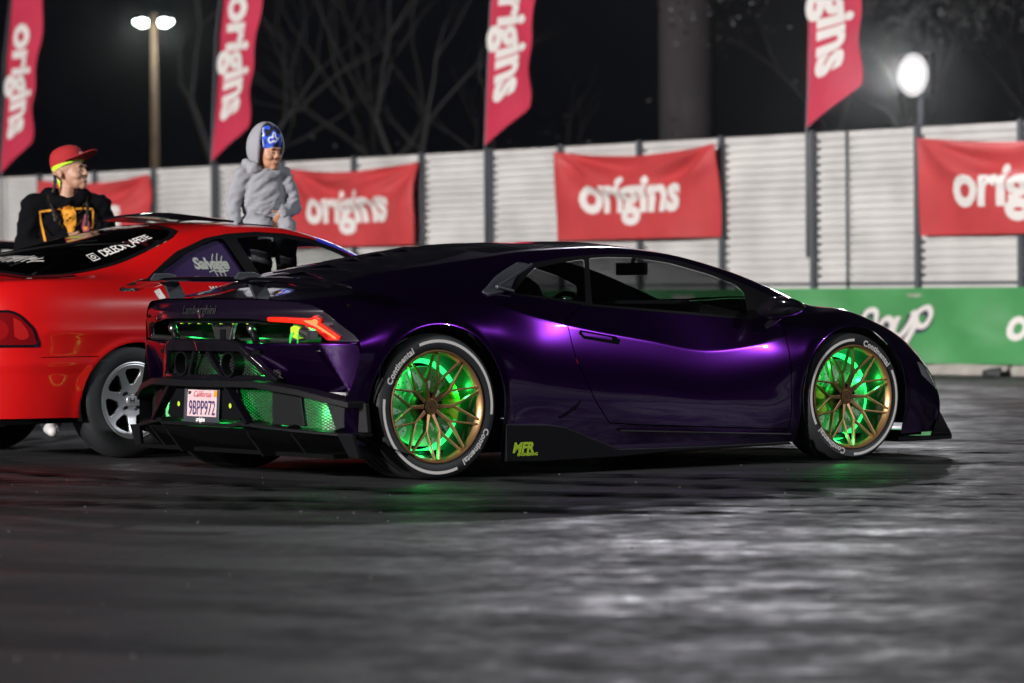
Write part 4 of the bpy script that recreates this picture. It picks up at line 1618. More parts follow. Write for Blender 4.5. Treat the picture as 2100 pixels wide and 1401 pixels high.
    cal = b.build('brake_caliper', M['lime'], w, auto=40)
    b = MB()
    b.lathe([(.226, o + .150), (.206, o + .160), (.206, o + .174), (.226, o + .180)], 64)
    b.build('led_ring', M['green_led'], w)
    b = MB()
    b.lathe([(.0, hw - .05), (.225, hw - .05)], 40)
    b.build('wheel_back', M['dark_cavity'], w)
    return w


wr = sport_wheel(CAR, (0, -.81, .345), .1525, .3455, 5, 0)
wf = sport_wheel(CAR, (2.62, -.832, .3275), .1225, .3285, 185, -83)
sport_wheel(CAR, (0, .81, .345), 0, 0, 0, 0, True, wr)
sport_wheel(CAR, (2.62, .832, .3275), 0, 0, 0, 0, True, wf)


def glow(name, loc, power, col=(0.02, 1.0, 0.14), r=.03):
    o = lamp(name, loc, power, col, r)
    o.parent = CAR
    return o


# green light strips fitted in the wheels and the open tail
for cx, cz, y in ((0, .345, -.905), (2.62, .3275, -.905)):
    for a in (20, 140, 260):
        glow('wheel_led', (cx + .215 * math.cos(R(a)), y + .02, cz + .215 * math.sin(R(a))), 0.75, r=.012)
for y in (-.48, -.15, .45):
    glow('bay_led', (-.50, y, .735), .45)
for y in (-.33, 0, .33):
    glow('bumper_led', (-.58, y, .575), 1.6)
for y in (-.70, -.4, 0, .4, .70):
    glow('diffuser_led', (-.58 + .15 * abs(y), y, .325), 1.0)
# ------------------------------------------------------------------ the red hatchback coupe behind
M['red_paint'] = mat('red_car_paint', (0.52, 0.005, 0.006), 0.36, 0.0, 1.0, 0.05, spec=0.25, noise=(2.5, .08))
two_sided(M['red_paint'], (0.010, 0.010, 0.012))
M['blue_film'] = mat('blue_film', (0.03, 0.05, 0.75), 0.4)
M['clear_glass'] = glass_mat('clear_window_glass', (.80, .84, .82))
M['hatch_glass'] = glass_mat('dark_hatch_glass', (.10, .10, .11), 1.3)
M['purple_film'] = mat('purple_film', (0.050, 0.014, 0.115), 0.55, noise=(3, .15))
M['tail_red'] = mat('red_lamp_lens', (0.15, 0.003, 0.005), 0.12, 0, 0.8, 0.03)
M['tail_bright'] = mat('bright_red_reflector', (0.36, 0.010, 0.011), 0.15, 0, 0.8, 0.03)
M['alloy'] = mat('machined_alloy', (0.55, 0.56, 0.58), 0.33, 0.65)
RED = thing('red_coupe', 'scuffed bright red hatchback coupe with open sunroof, parked behind the purple car', 'car', (-2.5343, 19.6625, 0), R(37.5))
RC = [
 [(-.905, 0, .23), (-.925, 0, .35), (-.945, 0, .555), (-.93, 0, .70), (-.905, 0, .86), (-.875, 0, .945), (-.865, 0, .962), (-.86, 0, .972), (-.86, 0, .975)],
 [(-.89, .35, .23), (-.91, .35, .35), (-.93, .35, .555), (-.915, .35, .70), (-.89, .34, .86), (-.86, .32, .945), (-.85, .28, .962), (-.85, .16, .972), (-.85, 0, .975)],
 [(-.79, .66, .23), (-.80, .67, .35), (-.815, .685, .555), (-.805, .67, .70), (-.785, .64, .86), (-.765, .58, .943), (-.76, .48, .962), (-.77, .26, .978), (-.775, 0, .985)],
 [(-.62, .765, .23), (-.62, .785, .35), (-.62, .805, .555), (-.62, .80, .70), (-.62, .77, .86), (-.62, .70, .950), (-.63, .57, .966), (-.64, .30, 1.005), (-.65, 0, 1.018)],
 [(-.42, .80, .23), (-.42, .82, .35), (-.42, .838, .555), (-.42, .84, .70), (-.42, .815, .86), (-.42, .745, .955), (-.43, .605, .972), (-.45, .32, 1.040), (-.46, 0, 1.058)],
 [(-.18, .80, .22), (-.18, .825, .35), (-.18, .850, .555), (-.18, .856, .70), (-.18, .835, .86), (-.18, .755, .955), (-.19, .612, .990), (-.20, .33, 1.095), (-.21, 0, 1.115)],
 [(.06, .80, .22), (.06, .825, .35), (.06, .852, .555), (.06, .858, .70), (.06, .838, .86), (.06, .755, .952), (.06, .605, 1.040), (.05, .34, 1.155), (.05, 0, 1.175)],
 [(.30, .80, .20), (.30, .82, .35), (.30, .848, .555), (.30, .855, .70), (.30, .835, .86), (.30, .752, .950), (.30, .590, 1.128), (.29, .34, 1.212), (.29, 0, 1.228)],
 [(.52, .80, .18), (.52, .815, .35), (.52, .845, .555), (.52, .852, .70), (.52, .832, .86), (.52, .750, .948), (.52, .570, 1.212), (.51, .34, 1.255), (.51, 0, 1.268)],
 [(.80, .80, .17), (.80, .81, .35), (.80, .843, .555), (.80, .850, .70), (.80, .832, .86), (.80, .750, .943), (.80, .555, 1.255), (.80, .33, 1.278), (.80, 0, 1.288)],
 [(1.12, .80, .17), (1.12, .81, .35), (1.12, .842, .555), (1.12, .848, .70), (1.12, .830, .85), (1.12, .752, .936), (1.12, .553, 1.246), (1.12, .33, 1.266), (1.12, 0, 1.276)],
 [(1.40, .80, .17), (1.40, .81, .35), (1.40, .842, .555), (1.40, .846, .70), (1.40, .828, .84), (1.40, .754, .928), (1.40, .565, 1.188), (1.42, .33, 1.212), (1.43, 0, 1.222)],
 [(1.75, .80, .17), (1.75, .81, .35), (1.75, .842, .555), (1.75, .844, .70), (1.75, .825, .83), (1.75, .756, .915), (1.75, .605, 1.046), (1.80, .34, 1.078), (1.83, 0, 1.088)],
 [(2.10, .80, .18), (2.10, .81, .35), (2.10, .842, .555), (2.10, .842, .70), (2.10, .820, .81), (2.10, .756, .895), (2.12, .650, .915), (2.22, .36, .930), (2.28, 0, .936)],
 [(2.57, .80, .20), (2.57, .82, .35), (2.57, .845, .555), (2.57, .842, .66), (2.57, .81, .74), (2.57, .73, .82), (2.60, .58, .850), (2.68, .33, .870), (2.72, 0, .876)],
 [(3.05, .76, .20), (3.05, .775, .35), (3.05, .79, .50), (3.06, .775, .57), (3.08, .73, .64), (3.12, .64, .70), (3.17, .50, .735), (3.22, .28, .755), (3.25, 0, .76)],
 [(3.30, .58, .20), (3.33, .58, .35), (3.35, .57, .47), (3.35, .55, .53), (3.35, .52, .58), (3.36, .46, .63), (3.37, .36, .655), (3.38, .20, .67), (3.38, 0, .675)],
 [(3.40, .02, .20), (3.44, .02, .35), (3.44, .02, .47), (3.43, .02, .53), (3.42, .02, .58), (3.41, .02, .63), (3.405, .015, .655), (3.40, .01, .67), (3.40, 0, .672)],
]
RCREASE = [0, 0, 0, .1, .2, .3, .4, .5, .6, .7, .7, .7, .6, .4, .2, 0, 0, 0]
G_ = loft(RC, RCREASE, [(0, 2), (2, 5), (5, 6), (6, 8)], [6, 8, 8, 8, 8, 16, 12, 8], 230)
for _ in range(2):
    Gs = G_.copy()
    Gs[:, 1:-1] = (G_[:, :-2] + 2 * G_[:, 1:-1] + G_[:, 2:]) / 4
    G_ = Gs
RWA, FWA, WAR = (0.0, .295), (2.57, .295), .330
for ax, az in (RWA, FWA):
    d_ = np.hypot(G_[:, :, 0] - ax, G_[:, :, 2] - az)
    side = np.clip((G_[:, :, 1] - .72) / .08, 0, 1)
    G_[:, :, 1] += side * 0.010 * np.exp(-((d_ - WAR - .002) / .02) ** 2)
# moulded step along the bumper
st_ = np.exp(-((G_[:, :, 2] - .515) / .020) ** 2) * np.clip((-.25 - G_[:, :, 0]) / .05, 0, 1) * .010
G_[:, :, 1] += st_
# sharp waist line along the hip
G_[:, :, 1] += .012 * np.exp(-np.abs(G_[:, :, 2] - np.interp(G_[:, :, 0], [-.6, .3, 2.0], [.690, .675, .66])) / .035) * np.clip((G_[:, :, 0] + .66) / .12, 0, 1)
G_[:, :, 1] *= -1
rs = Shell(G_)
rw_ = lambda v: -v[1] > .45
for ax, az in (RWA, FWA):
    rs.cut(lambda V, ax=ax, az=az: np.where(V[:, 2] < az, np.abs(V[:, 0] - ax) - WAR, np.hypot(V[:, 0] - ax, V[:, 2] - az) - WAR), 'gone', where=lambda v: -v[1] > .6)
RTRIM = [(.12, .952), (.24, 1.02), (.40, 1.115), (.60, 1.187), (.75, 1.212), (.95, 1.224), (1.14, 1.215), (1.32, 1.186), (1.50, 1.123), (1.66, 1.045), (1.85, .938), (1.90, .905), (1.2, .925), (.6, .944)]
RQ = [(.20, .957), (.31, 1.032), (.47, 1.118), (.66, 1.182), (.715, 1.186), (.815, .950)]
RF = [(.80, 1.186), (.95, 1.197), (1.13, 1.188), (1.29, 1.163), (1.46, 1.104), (1.62, 1.025), (1.76, .940), (1.2, .938), (.895, .950)]
rs.cut(lambda V: sdf_poly(XZ(V), RTRIM), 'trim', where=rw_)
rs.cut(lambda V: sdf_poly(XZ(V), RQ), 'quarter', only=('trim',))
rs.cut(lambda V: sdf_poly(XZ(V), RF), 'window', only=('trim',))
HAT0 = [(-.60, -.2), (-.58, .40), (-.50, .55), (-.30, .590), (0, .590), (.25, .575), (.42, .555), (.49, .50), (.515, .3), (.52, -.2)]
HAT1 = [(-.565, -.2), (-.545, .38), (-.46, .53), (-.29, .567), (0, .567), (.24, .552), (.40, .53), (.455, .48), (.48, .3), (.485, -.2)]
rs.cut(lambda V: sdf_poly(XW(V), HAT0), 'seal', where=lambda v: v[2] > .9)
rs.cut(lambda V: sdf_poly(XW(V), HAT1), 'hatch', only=('seal',))
rs.cut(lambda V: np.maximum(sdf_poly(XW(V), HAT0) - .05, V[:, 0] + .24), 'lip', where=lambda v: v[2] > .9)
rs.cut(lambda V: sdf_poly(XW(V), [(.98, -.2), (.98, .36), (1.35, .36), (1.35, -.2)]), 'gone', where=lambda v: v[2] > 1.1)
rs.cut(lambda V: sdf_poly(XW(V), [(1.42, -.2), (1.42, .40), (1.47, .53), (1.70, .575), (1.99, .62), (2.05, .62), (2.16, .38), (2.22, -.2)]), 'windscreen', where=lambda v: v[2] > .88)
rs.cut(lambda V: V[:, 0] - 1.66, 'film', only=('windscreen',))
rs.cut(lambda V: sdf_poly(XW(V), [(1.36, .46), (1.36, .72), (2.02, .80), (2.05, .60), (1.70, .56), (1.47, .50)]), 'pillar', where=lambda v: v[2] > np.interp(v[0], [1.3, 1.5, 1.66, 1.9], [1.19, 1.125, 1.045, .92]))
# door, tail lamp, bumper seams
rs.cut(lambda V: np.abs(sdf_poly(XZ(V), [(.80, .95), (.86, .60), (.98, .26), (2.02, .22), (2.06, .5), (2.0, .86), (1.9, .93), (1.2, 1.0)])) - .003, 'gap', where=lambda v: -v[1] > .6 and v[2] < .95)
TL = [(-1.2, .803), (-.70, .803), (-.655, .775), (-.60, .71), (-.572, .625), (-.575, .607), (-1.2, .607)]
rs.cut(lambda V: sdf_poly(XZ(V), TL), 'lamp', where=lambda v: -v[1] > .30)
rs.cut(lambda V: -(sdf_poly(XZ(V), TL) + .013), 'lamp_rim', only=('lamp',))
rs.cut(lambda V: np.hypot(V[:, 0] + .775, V[:, 2] - .700) - .058, 'lamp_round', only=('lamp',))
rs.cut(lambda V: sdf_poly(XZ(V), [(-.695, .765), (-.665, .745), (-.635, .70), (-.622, .650), (-.695, .645)]), 'lamp_inner', only=('lamp',))
SEAM = lambda V: np.abs(V[:, 2] - np.interp(V[:, 0], [-1, -.60, -.552, -.548, -.2], [.560, .560, .556, .556, .556])) - .0055
rs.cut(SEAM, 'gap', where=lambda v: v[0] < -.24 and abs(v[2] - .56) < .05)
rs.cut(lambda V: np.abs(V[:, 0] - np.interp(V[:, 2], [.55, .61], [-.555, -.572])) - .0045, 'gap', where=lambda v: -v[1] > .6 and .553 < v[2] < .625 and v[0] < -.4)
rs.part('body', ('body',), M['red_paint'], RED, both=True)
rs.part('seam_backing', ('gap',), M['dark_cavity'], RED, both=True, offset=-.012)
rs.part('windscreen', ('windscreen',), M['clear_glass'], RED, both=True)
rs.part('windscreen_film', ('film',), M['blue_film'], RED, both=True, offset=.002)
rs.part('hatch_seal', ('seal',), M['satin_black'], RED, both=True, offset=.004)
for mi in (1, -1):
    rs.part('pillar_film', ('pillar',), M['blue_film'], RED, mirror=mi)
rs.part('hatch_lip', ('lip',), mat('dark_red_lip', (.16, .006, .010), .25, 0, 1.0, .04), RED, both=True, offset=.004)
hatch = rs.part('hatch_glass', ('hatch',), M['hatch_glass'], RED, both=True, offset=.002)
for mi in (1, -1):
    rs.part('window_trim', ('trim',), M['satin_black'], RED, mirror=mi, offset=.003)
    qg = rs.part('quarter_window', ('quarter',), M['clear_glass'], RED, mirror=mi)
    rs.part('window_film', ('quarter',), M['purple_film'], RED, mirror=mi, offset=-.02)
    if mi == -1:
        rs.part('side_window', ('window',), M['clear_glass'], RED, mirror=mi)
    tl = rs.part('tail_light', ('lamp',), M['tail_red'], RED, mirror=mi, offset=.004)
    rs.part('lamp_rim', ('lamp_rim',), M['gloss_black'], tl, mirror=mi, offset=.005)
    rs.part('lamp_reflector', ('lamp_inner',), M['tail_bright'], tl, mirror=mi, offset=.004)
    rs.part('lamp_bulb_ring', ('lamp_round',), mat('red_lamp_round', (.24, .005, .007), .1, 0, 1.0, .02), tl, mirror=mi, offset=.005)
    for ax, az in (RWA, FWA):
        b = MB()
        b.lathe([(WAR + .004, -mi * .83), (WAR + .02, -mi * .72), (WAR + .02, -mi * .45), (.02, -mi * .45)], 26, 'Y', R(-15), R(195), (ax, 0, az))
        b.build('wheel_well', M['dark_cavity'], RED, smooth=True)
b = MB()
b.box((1.2, 0, .21), (4.0, 1.5, .02))
b.box((-.35, 0, .72), (.9, 1.3, .03))
b.build('floor_pan', M['dark_cavity'], RED)


ph = Proj(hatch)
# rear glass lettering: name along the lower right edge, scrawls at the top and the left
dn = (0, 0, -1)
f0_ = ph.map((.175, -.462, 1.2), Vector((.915, .06, 0)).normalized(), Vector((-.06, .915, 0)).normalized(), dn)
f = lambda x, y: f0_(x * .50, y * .95)
lettering('hatch_lettering', 'DELEON_AFETE', f, M['white_print'], hatch, size=.105, bold=.002, spacing=.82, step=.05)
strokes('hatch_badge', [[(-.47, -.035), (-.47, .035), (-.38, .035), (-.38, -.035), (-.47, -.035)], [(-.425 + .022 * math.cos(a), .016 * math.sin(a)) for a in np.linspace(0, 6.3, 14)]],
        f, M['white_print'], hatch, w=.010)
rng = random.Random(4)
for (ox, oy, ll, hh, nn, nm) in ((-.36, -.10, .55, .16, 13, 'hatch_scrawl'), (.40, -.05, .30, .14, 12, 'hatch_scrawl')):
    lines = []
    for k in range(nn):
        u = -ll / 2 + ll * k / nn
        lines.append([(u, -hh / 2 * rng.uniform(.4, 1)), (u + .02 * rng.uniform(-1, 1), 0), (u + .05, hh / 2 * rng.uniform(.4, 1)), (u + .03, hh * rng.uniform(0, .3))])
    f2 = ph.map((ox, oy, 1.2), (0.10, -1, 0), (1, .10, 0), dn)
    strokes(nm, lines, f2, M['white_print'], hatch, w=.012)
# wiper
wp = Proj(hatch)
pts = [wp.map((0, 0, 1.2), (1, 0, 0), (0, 1, 0), dn, .025)(a, c) for a, c in [(-.44, .02), (-.30, -.10), (-.16, -.22), (-.06, -.30), (.06, -.36)]]
b = MB()
b.tube(pts, [.014, .010, .008, .007, .005], 8)
b.tube([wp.map((0, 0, 1.2), (1, 0, 0), (0, 1, 0), dn, .012)(a, c) for a, c in [(-.20, -.12), (-.08, -.26), (.08, -.40), (.19, -.47)]], .007, 6)
b.tube([pts[0], (pts[0][0] - .02, pts[0][1] + .01, pts[0][2] + .02)], [.022, .026], 10)
b.build('rear_wiper', M['satin_black'], hatch, smooth=True)
# tail lamp details
ls = Proj(tl)
# quarter window script
for mi in (1, -1):
    q_ = [o for o in RED.children if o.name.startswith('window_film')][0 if mi == 1 else -1]
    fq_ = Proj(q_).map((.60, -mi * .9, 1.045), (mi, 0, 0), (0, 0, 1), (0, mi, 0), .002)
    lettering('film_lettering', 'Salvage', fq_, M['white_print'], q_, size=.085, bold=.0035, spacing=.92)
    strokes('film_scratches', [[(.02, -.075), (.005, -.03), (.015, .03), (.03, .055)], [(.045, -.085), (.035, -.02), (.045, .03), (.06, .06)], [(.07, -.07), (.062, -.01), (.07, .02), (.085, .045)], [(-.03, -.045), (.0, -.035), (.05, -.045), (.10, -.035)]],
            fq_, M['white_print'], q_, w=.007)
body_r = [o for o in RED.children if o.name.startswith('body')][0]
pb = Proj(body_r)
fb = pb.map((.62, -1.2, .86), (1, 0, 0), (0, 0, 1), (0, 1, 0), .004)
lettering('side_lettering', 'Welcome', lambda x, y: fb(x - .02, y + .045), M['white_print'], body_r, size=.045, bold=.001)
strokes('side_stripe', [[(-.46, .045), (-.445, .0), (-.44, -.06)]], fb, M['white_print'], body_r, w=.045)
# tilted sunroof glass and its frame
b = MB()
V, F = [], []
for i in range(13):
    y = -.36 + .72 * i / 12
    c = .022 * (1 - (y / .36) ** 2)
    V += [(.52, y, 1.312 + c), (.62, y, 1.322 + c), (.95, y, 1.292 + c), (.95, y, 1.280 + c), (.52, y, 1.300 + c)]
for i in range(12):
    for j in range(5):
        F.append((5 * i + j, 5 * i + (j + 1) % 5, 5 * i + 5 + (j + 1) % 5, 5 * i + 5 + j))
F += [(0, 1, 2, 3, 4), tuple(60 + j for j in range(5))[::-1]]
MB().add(V, F).build('sunroof_panel', M['gloss_black'], RED, auto=35)
b = MB()
b.tube([(.98, -.36, 1.266), (1.18, -.37, 1.256), (1.35, -.36, 1.220), (1.36, 0, 1.240), (1.35, .36, 1.220), (1.18, .37, 1.256), (.98, .36, 1.266)], .012, 8)
b.build('sunroof_frame', M['satin_black'], RED, smooth=True)
# cabin
for s in (1, -1):
    b = MB()
    b.box((1.02, s * .36, .55), (.50, .46, .14))
    b.box((.78, s * .36, .82), (.16, .46, .50), Matrix.Rotation(-.18, 3, 'Y'))
    b.box((.72, s * .36, 1.10), (.09, .26, .14), Matrix.Rotation(-.18, 3, 'Y'))
    b.build('seat', M['cabin'], RED, bevel=.04)
b = MB()
b.box((1.85, 0, .84), (.45, 1.40, .16))
b.build('dashboard', M['cabin'], RED, bevel=.03)
b = MB()
b.box((1.40, 0, 1.12), (.04, .24, .07))
b.box((1.10, .43, 1.10), (.30, .02, .16))
b.build('sun_visor', M['cabin'], RED, bevel=.01)
# tail panel odds: number plate recess on the hatch end
b = MB()
b.prism([(-.17, .64), (.17, .64), (.17, .78), (-.17, .78)], -.958, -.945, lambda a, z, d: (d, a, z))
b.build('plate_recess', M['satin_black'], RED, bevel=.004)


# seven-spoke alloy wheels
def red_wheel(loc, left=False, proto=None):
    if proto is not None:
        w = dup(proto, RED, loc, (0, 0, math.pi if left else 0))
        for ch in proto.children:
            dup(ch, w)
        return w
    hw, Rt = .0975, .312
    o = -hw
    nr, na = 26, 280
    G = np.zeros((na + 1, nr, 3))
    for i in range(na + 1):
        a = 2 * math.pi * i / na
        for j in range(nr):
            r = .012 + (.196 - .012) * j / (nr - 1)
            dish = float(np.interp(r, [0, .05, .09, .15, .196], [o + .035, o + .034, o + .030, o + .018, o + .006]))
            G[i, j] = (r * math.cos(a), dish, r * math.sin(a))
    g = Shell(G)
    if g.N[5][1] > 0:
        g.flip()

    def holes(V):
        a = np.arctan2(V[:, 2], V[:, 0])
        r = np.hypot(V[:, 0], V[:, 2])
        k = 2 * math.pi / 7
        t = (a - R(90) + k / 2) % k - k / 2
        p = np.stack([r * np.cos(t), r * np.sin(t)], 1)
        return sdf_poly(p, [(.093, -.010), (.093, .010), (.125, .031), (.150, .043), (.163, .038), (.167, .0), (.163, -.038), (.150, -.043), (.125, -.031)]) - .006
    g.cut(holes, 'hole')
    b = MB()
    b.lathe([(.196, o + .006), (.203, o + .002), (.208, o + .004), (.206, o + .014), (.190, o + .03), (.185, hw - .02), (.05, hw - .015)], 60)
    w = b.build('wheel', M['alloy'], RED, auto=35, loc=loc)
    g.part('rim_face', ('body',), M['alloy'], w, solid=.022)
    b = MB()
    b.lathe([(.203, o + .012), (.212, o + .003), (.235, o - .004), (.27, o - .003), (.293, o + .006), (.306, o + .022), (Rt, o + .04), (Rt, hw - .04), (.306, hw - .02), (.28, hw), (.205, hw - .01)], 72)
    b.build('tyre', M['rubber_black'], w, auto=50)
    b = MB()
    b.lathe([(0, o + .024), (.030, o + .026), (.034, o + .034)], 30)
    b.build('centre_cap', M['alloy'], w, auto=30)
    b = MB()
    for pts in ([(-.013, .014), (-.009, -.014)], [(.013, .014), (.009, -.014)], [(-.011, 0), (.011, 0)]):
        v, f_ = stroke_poly(pts, .005)
        b.add([(x, o + .0235, z) for x, z in v], f_)
    b.build('cap_emblem', M['satin_black'], w)
    for k in range(4):
        a = R(90 * k + 45)
        nb = MB().tube([(.054 * math.cos(a), o + .020, .054 * math.sin(a)), (.054 * math.cos(a), o + .05, .054 * math.sin(a))], [.009, .012], 8)
        nb.build('lug_nut', M['satin_black'], w, smooth=False)
    b = MB()
    b.lathe([(0, o + .07), (.12, o + .07), (.12, o + .09), (.19, o + .11)], 30)
    b.build('brake_drum', M['dark_cavity'], w)
    return w


w0 = red_wheel((0, -.735, .312))
red_wheel((2.57, -.735, .312), False, w0)
red_wheel((0, .735, .312), True, w0)
red_wheel((2.57, .735, .312), True, w0)

# a dark car further back at the left edge
M['dark_paint'] = mat('dark_blue_black_paint', (0.008, 0.009, 0.014), 0.3, 0, 0.8, 0.05)
two_sided(M['dark_paint'], (0.005, 0.005, 0.006))
DK = thing('dark_car', 'dark car at the left edge behind the man in the red cap', 'car', (-4.72, 24.9, 0), R(33))
for o in list(RED.children):
    if o.name.split('.')[0] in ('body', 'windscreen', 'hatch_seal', 'hatch_glass', 'window_trim', 'quarter_window', 'side_window', 'tail_light', 'wheel', 'floor_pan', 'wheel_well', 'seat', 'seam_backing'):
        c = dup(o, DK)
        if o.name.startswith('body'):
            c.data = o.data.copy()
            c.data.materials[0] = M['dark_paint']
        if o.name.startswith('wheel') and 'well' not in o.name:
            for ch in o.children:
                dup(ch, c)
# ------------------------------------------------------------------ people: bodies grown as one skin
def ell(c, r, rot=None):
    return ('e', Vector(c), r, rot)


def cap(*pts):
    """chain of (point, radius)"""
    return ('c', [(Vector(p), r) for p, r in pts])


def grow(name, items, voxel, m, parent, smooth=3, wrinkle=None, mirror=False):
    bm = bmesh.new()
    for it in items:
        if it[0] == 'e':
            _, c, r, rot = it
            mt = Matrix.Translation(c) @ (rot.to_4x4() if rot else Matrix.Identity(4)) @ Matrix.Diagonal((*r, 1))
            bmesh.ops.create_icosphere(bm, subdivisions=3, radius=1, matrix=mt)
        else:
            P = it[1]
            for (a, ra), (b_, rb) in zip(P[:-1], P[1:]):
                n = max(2, int((b_ - a).length / (min(ra, rb) * .45)))
                for i in range(n + 1):
                    t = i / n
                    bmesh.ops.create_icosphere(bm, subdivisions=2, radius=ra * (1 - t) + rb * t, matrix=Matrix.Translation(a.lerp(b_, t)))
    me = bpy.data.meshes.new(name)
    bm.to_mesh(me)
    bm.free()
    o = bpy.data.objects.new(name, me)
    COL.objects.link(o)
    r = o.modifiers.new('r', 'REMESH')
    r.mode = 'VOXEL'
    r.voxel_size = voxel
    s = o.modifiers.new('s', 'SMOOTH')
    s.factor = .5
    s.iterations = smooth
    dg = bpy.context.evaluated_depsgraph_get()
    dg.update()
    me2 = bpy.data.meshes.new_from_object(o.evaluated_get(dg))
    bpy.data.objects.remove(o)
    if wrinkle:
        from mathutils import noise as nz_m
        amp, sc = wrinkle
        me2.calc_loop_triangles()
        nrm = [v.normal.copy() for v in me2.vertices]
        for v, n in zip(me2.vertices, nrm):
            p = v.co
            q = Vector((p.x * .8 + p.z * .6, p.y, p.z * .8 - p.x * .6))       # folds run across the body on a slant
            k = nz_m.noise(Vector((q.x * sc * .45, q.y * sc * .6, q.z * sc * 2.0))) + .6 * nz_m.noise(Vector((p.x * sc * 1.6 + 5, p.y * sc, p.z * sc * 3.0 - p.x * sc)))
            v.co = p + n * amp * (.8 - 2.2 * abs(k))
    me2.materials.clear()
    me2.materials.append(m)
    me2.polygons.foreach_set('use_smooth', [True] * len(me2.polygons))
    me2.name = name
    o = bpy.data.objects.new(name, me2)
    return link(o, parent)


def rotz(v, a):
    return Matrix.Rotation(a, 3, 'Z') @ Vector(v)


def head_items(base, yaw, pitch, k, wide=1.0, nose=1.0):
    """a face looking along -y before turning; base = top of the neck"""
    Rm = Matrix.Rotation(yaw, 3, 'Z') @ Matrix.Rotation(pitch, 3, 'X')
    T = lambda p: Vector(base) + Rm @ (Vector(p) * k)
    E_ = lambda p, r: ell(T(p), tuple(q * k for q in r), Rm)
    it = [E_((0, .018, .092), (.074 * wide, .094, .092)), E_((0, -.030, .045), (.060 * wide, .062, .085)), E_((0, -.052, .0), (.048 * wide, .045, .045)),
          E_((0, -.082, -.030), (.024, .020, .020)), E_((.034, -.066, .028), (.025, .026, .024)), E_((-.034, -.066, .028), (.025, .026, .024)),
          cap((T((-.034, -.084 - .003 * nose, .082)), .009 * k), (T((.034, -.084 - .003 * nose, .082)), .009 * k)),
          cap((T((0, -.090, .070)), .008 * k), (T((0, -.096 - .013 * nose, .037)), .0115 * k)), cap((T((-.011, -.097, .032)), .0085 * k), (T((.011, -.097, .032)), .0085 * k)),
          cap((T((-.019, -.093, .0)), .0075 * k), (T((0, -.099, .001)), .0085 * k), (T((.019, -.093, .0)), .0075 * k)),
          cap((T((-.015, -.092, -.013)), .007 * k), (T((0, -.097, -.013)), .008 * k), (T((.015, -.092, -.013)), .007 * k))]
    for s in (1, -1):
        it.append(ell(T((s * .074 * wide, .020, .045)), (.008 * k, .016 * k, .027 * k), Rm))
        it.append(ell(T((s * .077 * wide, .026, .057)), (.008 * k, .015 * k, .014 * k), Rm))
    return it, T, Rm


def face_details(T, Rm, k, parent, brow=1.0):
    b = MB()
    for s in (1, -1):
        for nm, p, r, m in (('eye', (s * .029, -.0815, .058), (.0105, .0075, .0040), 'eye_white'), ('iris', (s * .031, -.0885, .058), (.0050, .004, .0042), 'satin_black')):
            bm = bmesh.new()
            bmesh.ops.create_icosphere(bm, subdivisions=2, radius=1, matrix=Matrix.Translation(T(p)) @ Rm.to_4x4() @ Matrix.Diagonal((r[0] * k, r[1] * k, r[2] * k, 1)))
            me = bpy.data.meshes.new(nm)
            bm.to_mesh(me)
            bm.free()
            me.materials.append(M[m])
            link(bpy.data.objects.new(nm, me), parent)
        eb = MB()
        eb.tube([T((s * .014, -.0965, .081)), T((s * .030, -.0962, .0845)), T((s * .046, -.0865, .080))], [.0030 * k * brow, .0036 * k * brow, .0022 * k * brow], 6)
        eb.build('eyebrow', M['hair'], parent, smooth=True)
    b.tube([T((-.021, -.0985, -.0065)), T((0, -.1075, -.006)), T((.021, -.0985, -.0065))], .0018 * k, 6)
    b.build('mouth_line', M['lip'], parent)


def hand_items(wrist, d, side, palm_n, k=1.0, curl=.5, spread=.12):
    """palm and five separate bent fingers from wrist along d; side = thumb side"""
    d, side, n = Vector(d).normalized(), Vector(side).normalized(), Vector(palm_n).normalized()
    w = Vector(wrist)
    it = [cap((w, .024 * k), (w + d * .035 * k + side * .012 * k, .021 * k)), cap((w, .024 * k), (w + d * .065 * k + side * .020 * k, .0155 * k)),
          cap((w, .024 * k), (w + d * .065 * k, .016 * k)), cap((w, .024 * k), (w + d * .058 * k - side * .022 * k, .015 * k))]
    for i, (off, L) in enumerate(((.030, .070), (.010, .080), (-.011, .074), (-.030, .058))):
        p = w + d * .068 * k + side * off * k
        dd = (d + side * (off * spread * 12)).normalized()
        pts = [(p, .0095 * k)]
        for s in range(3):
            dd = (dd + n * curl * (.35 + .25 * s)).normalized()
            p = p + dd * L * k * (.42, .32, .26)[s]
            pts.append((p, (.0088, .0082, .007)[s] * k))
        it.append(cap(*pts))
    p = w + d * .018 * k + side * .022 * k
    td = (d * .6 + side * .8).normalized()
    p2 = p + td * .036 * k
    p3 = p2 + (td + d * .5 + n * curl * .4).normalized() * .030 * k
    it.append(cap((p, .013 * k), (p2, .0105 * k), (p3, .0085 * k)))
    return it


M['skin'] = mat('skin_tan', (0.46, 0.25, 0.165), 0.5, noise=(30, .06))
M['skin_child'] = mat('skin_warm', (0.50, 0.25, 0.15), 0.5, noise=(30, .05))
M['eye_white'] = mat('eye_white', (.42, .38, .36), .3)
M['hair'] = mat('dark_hair', (0.012, 0.009, 0.007), 0.6)
M['lip'] = mat('lip_line', (0.16, 0.05, 0.04), 0.6)
M['black_cloth'] = mat('black_cotton', (0.0035, 0.0035, 0.005), 0.9, spec=0.08, bump=(120, .2))
M['grey_cloth'] = mat('heather_grey_fleece', (0.30, 0.305, 0.335), 0.95, noise=(220, .12), bump=(150, .3))
M['red_cap'] = mat('red_cap_cloth', (0.36, 0.012, 0.014), 0.85, bump=(200, .2))
M['neon'] = mat('neon_yellow_cloth', (0.50, 0.85, 0.02), 0.7)
M['orange_print'] = mat('orange_print', (0.80, 0.33, 0.02), 0.7)
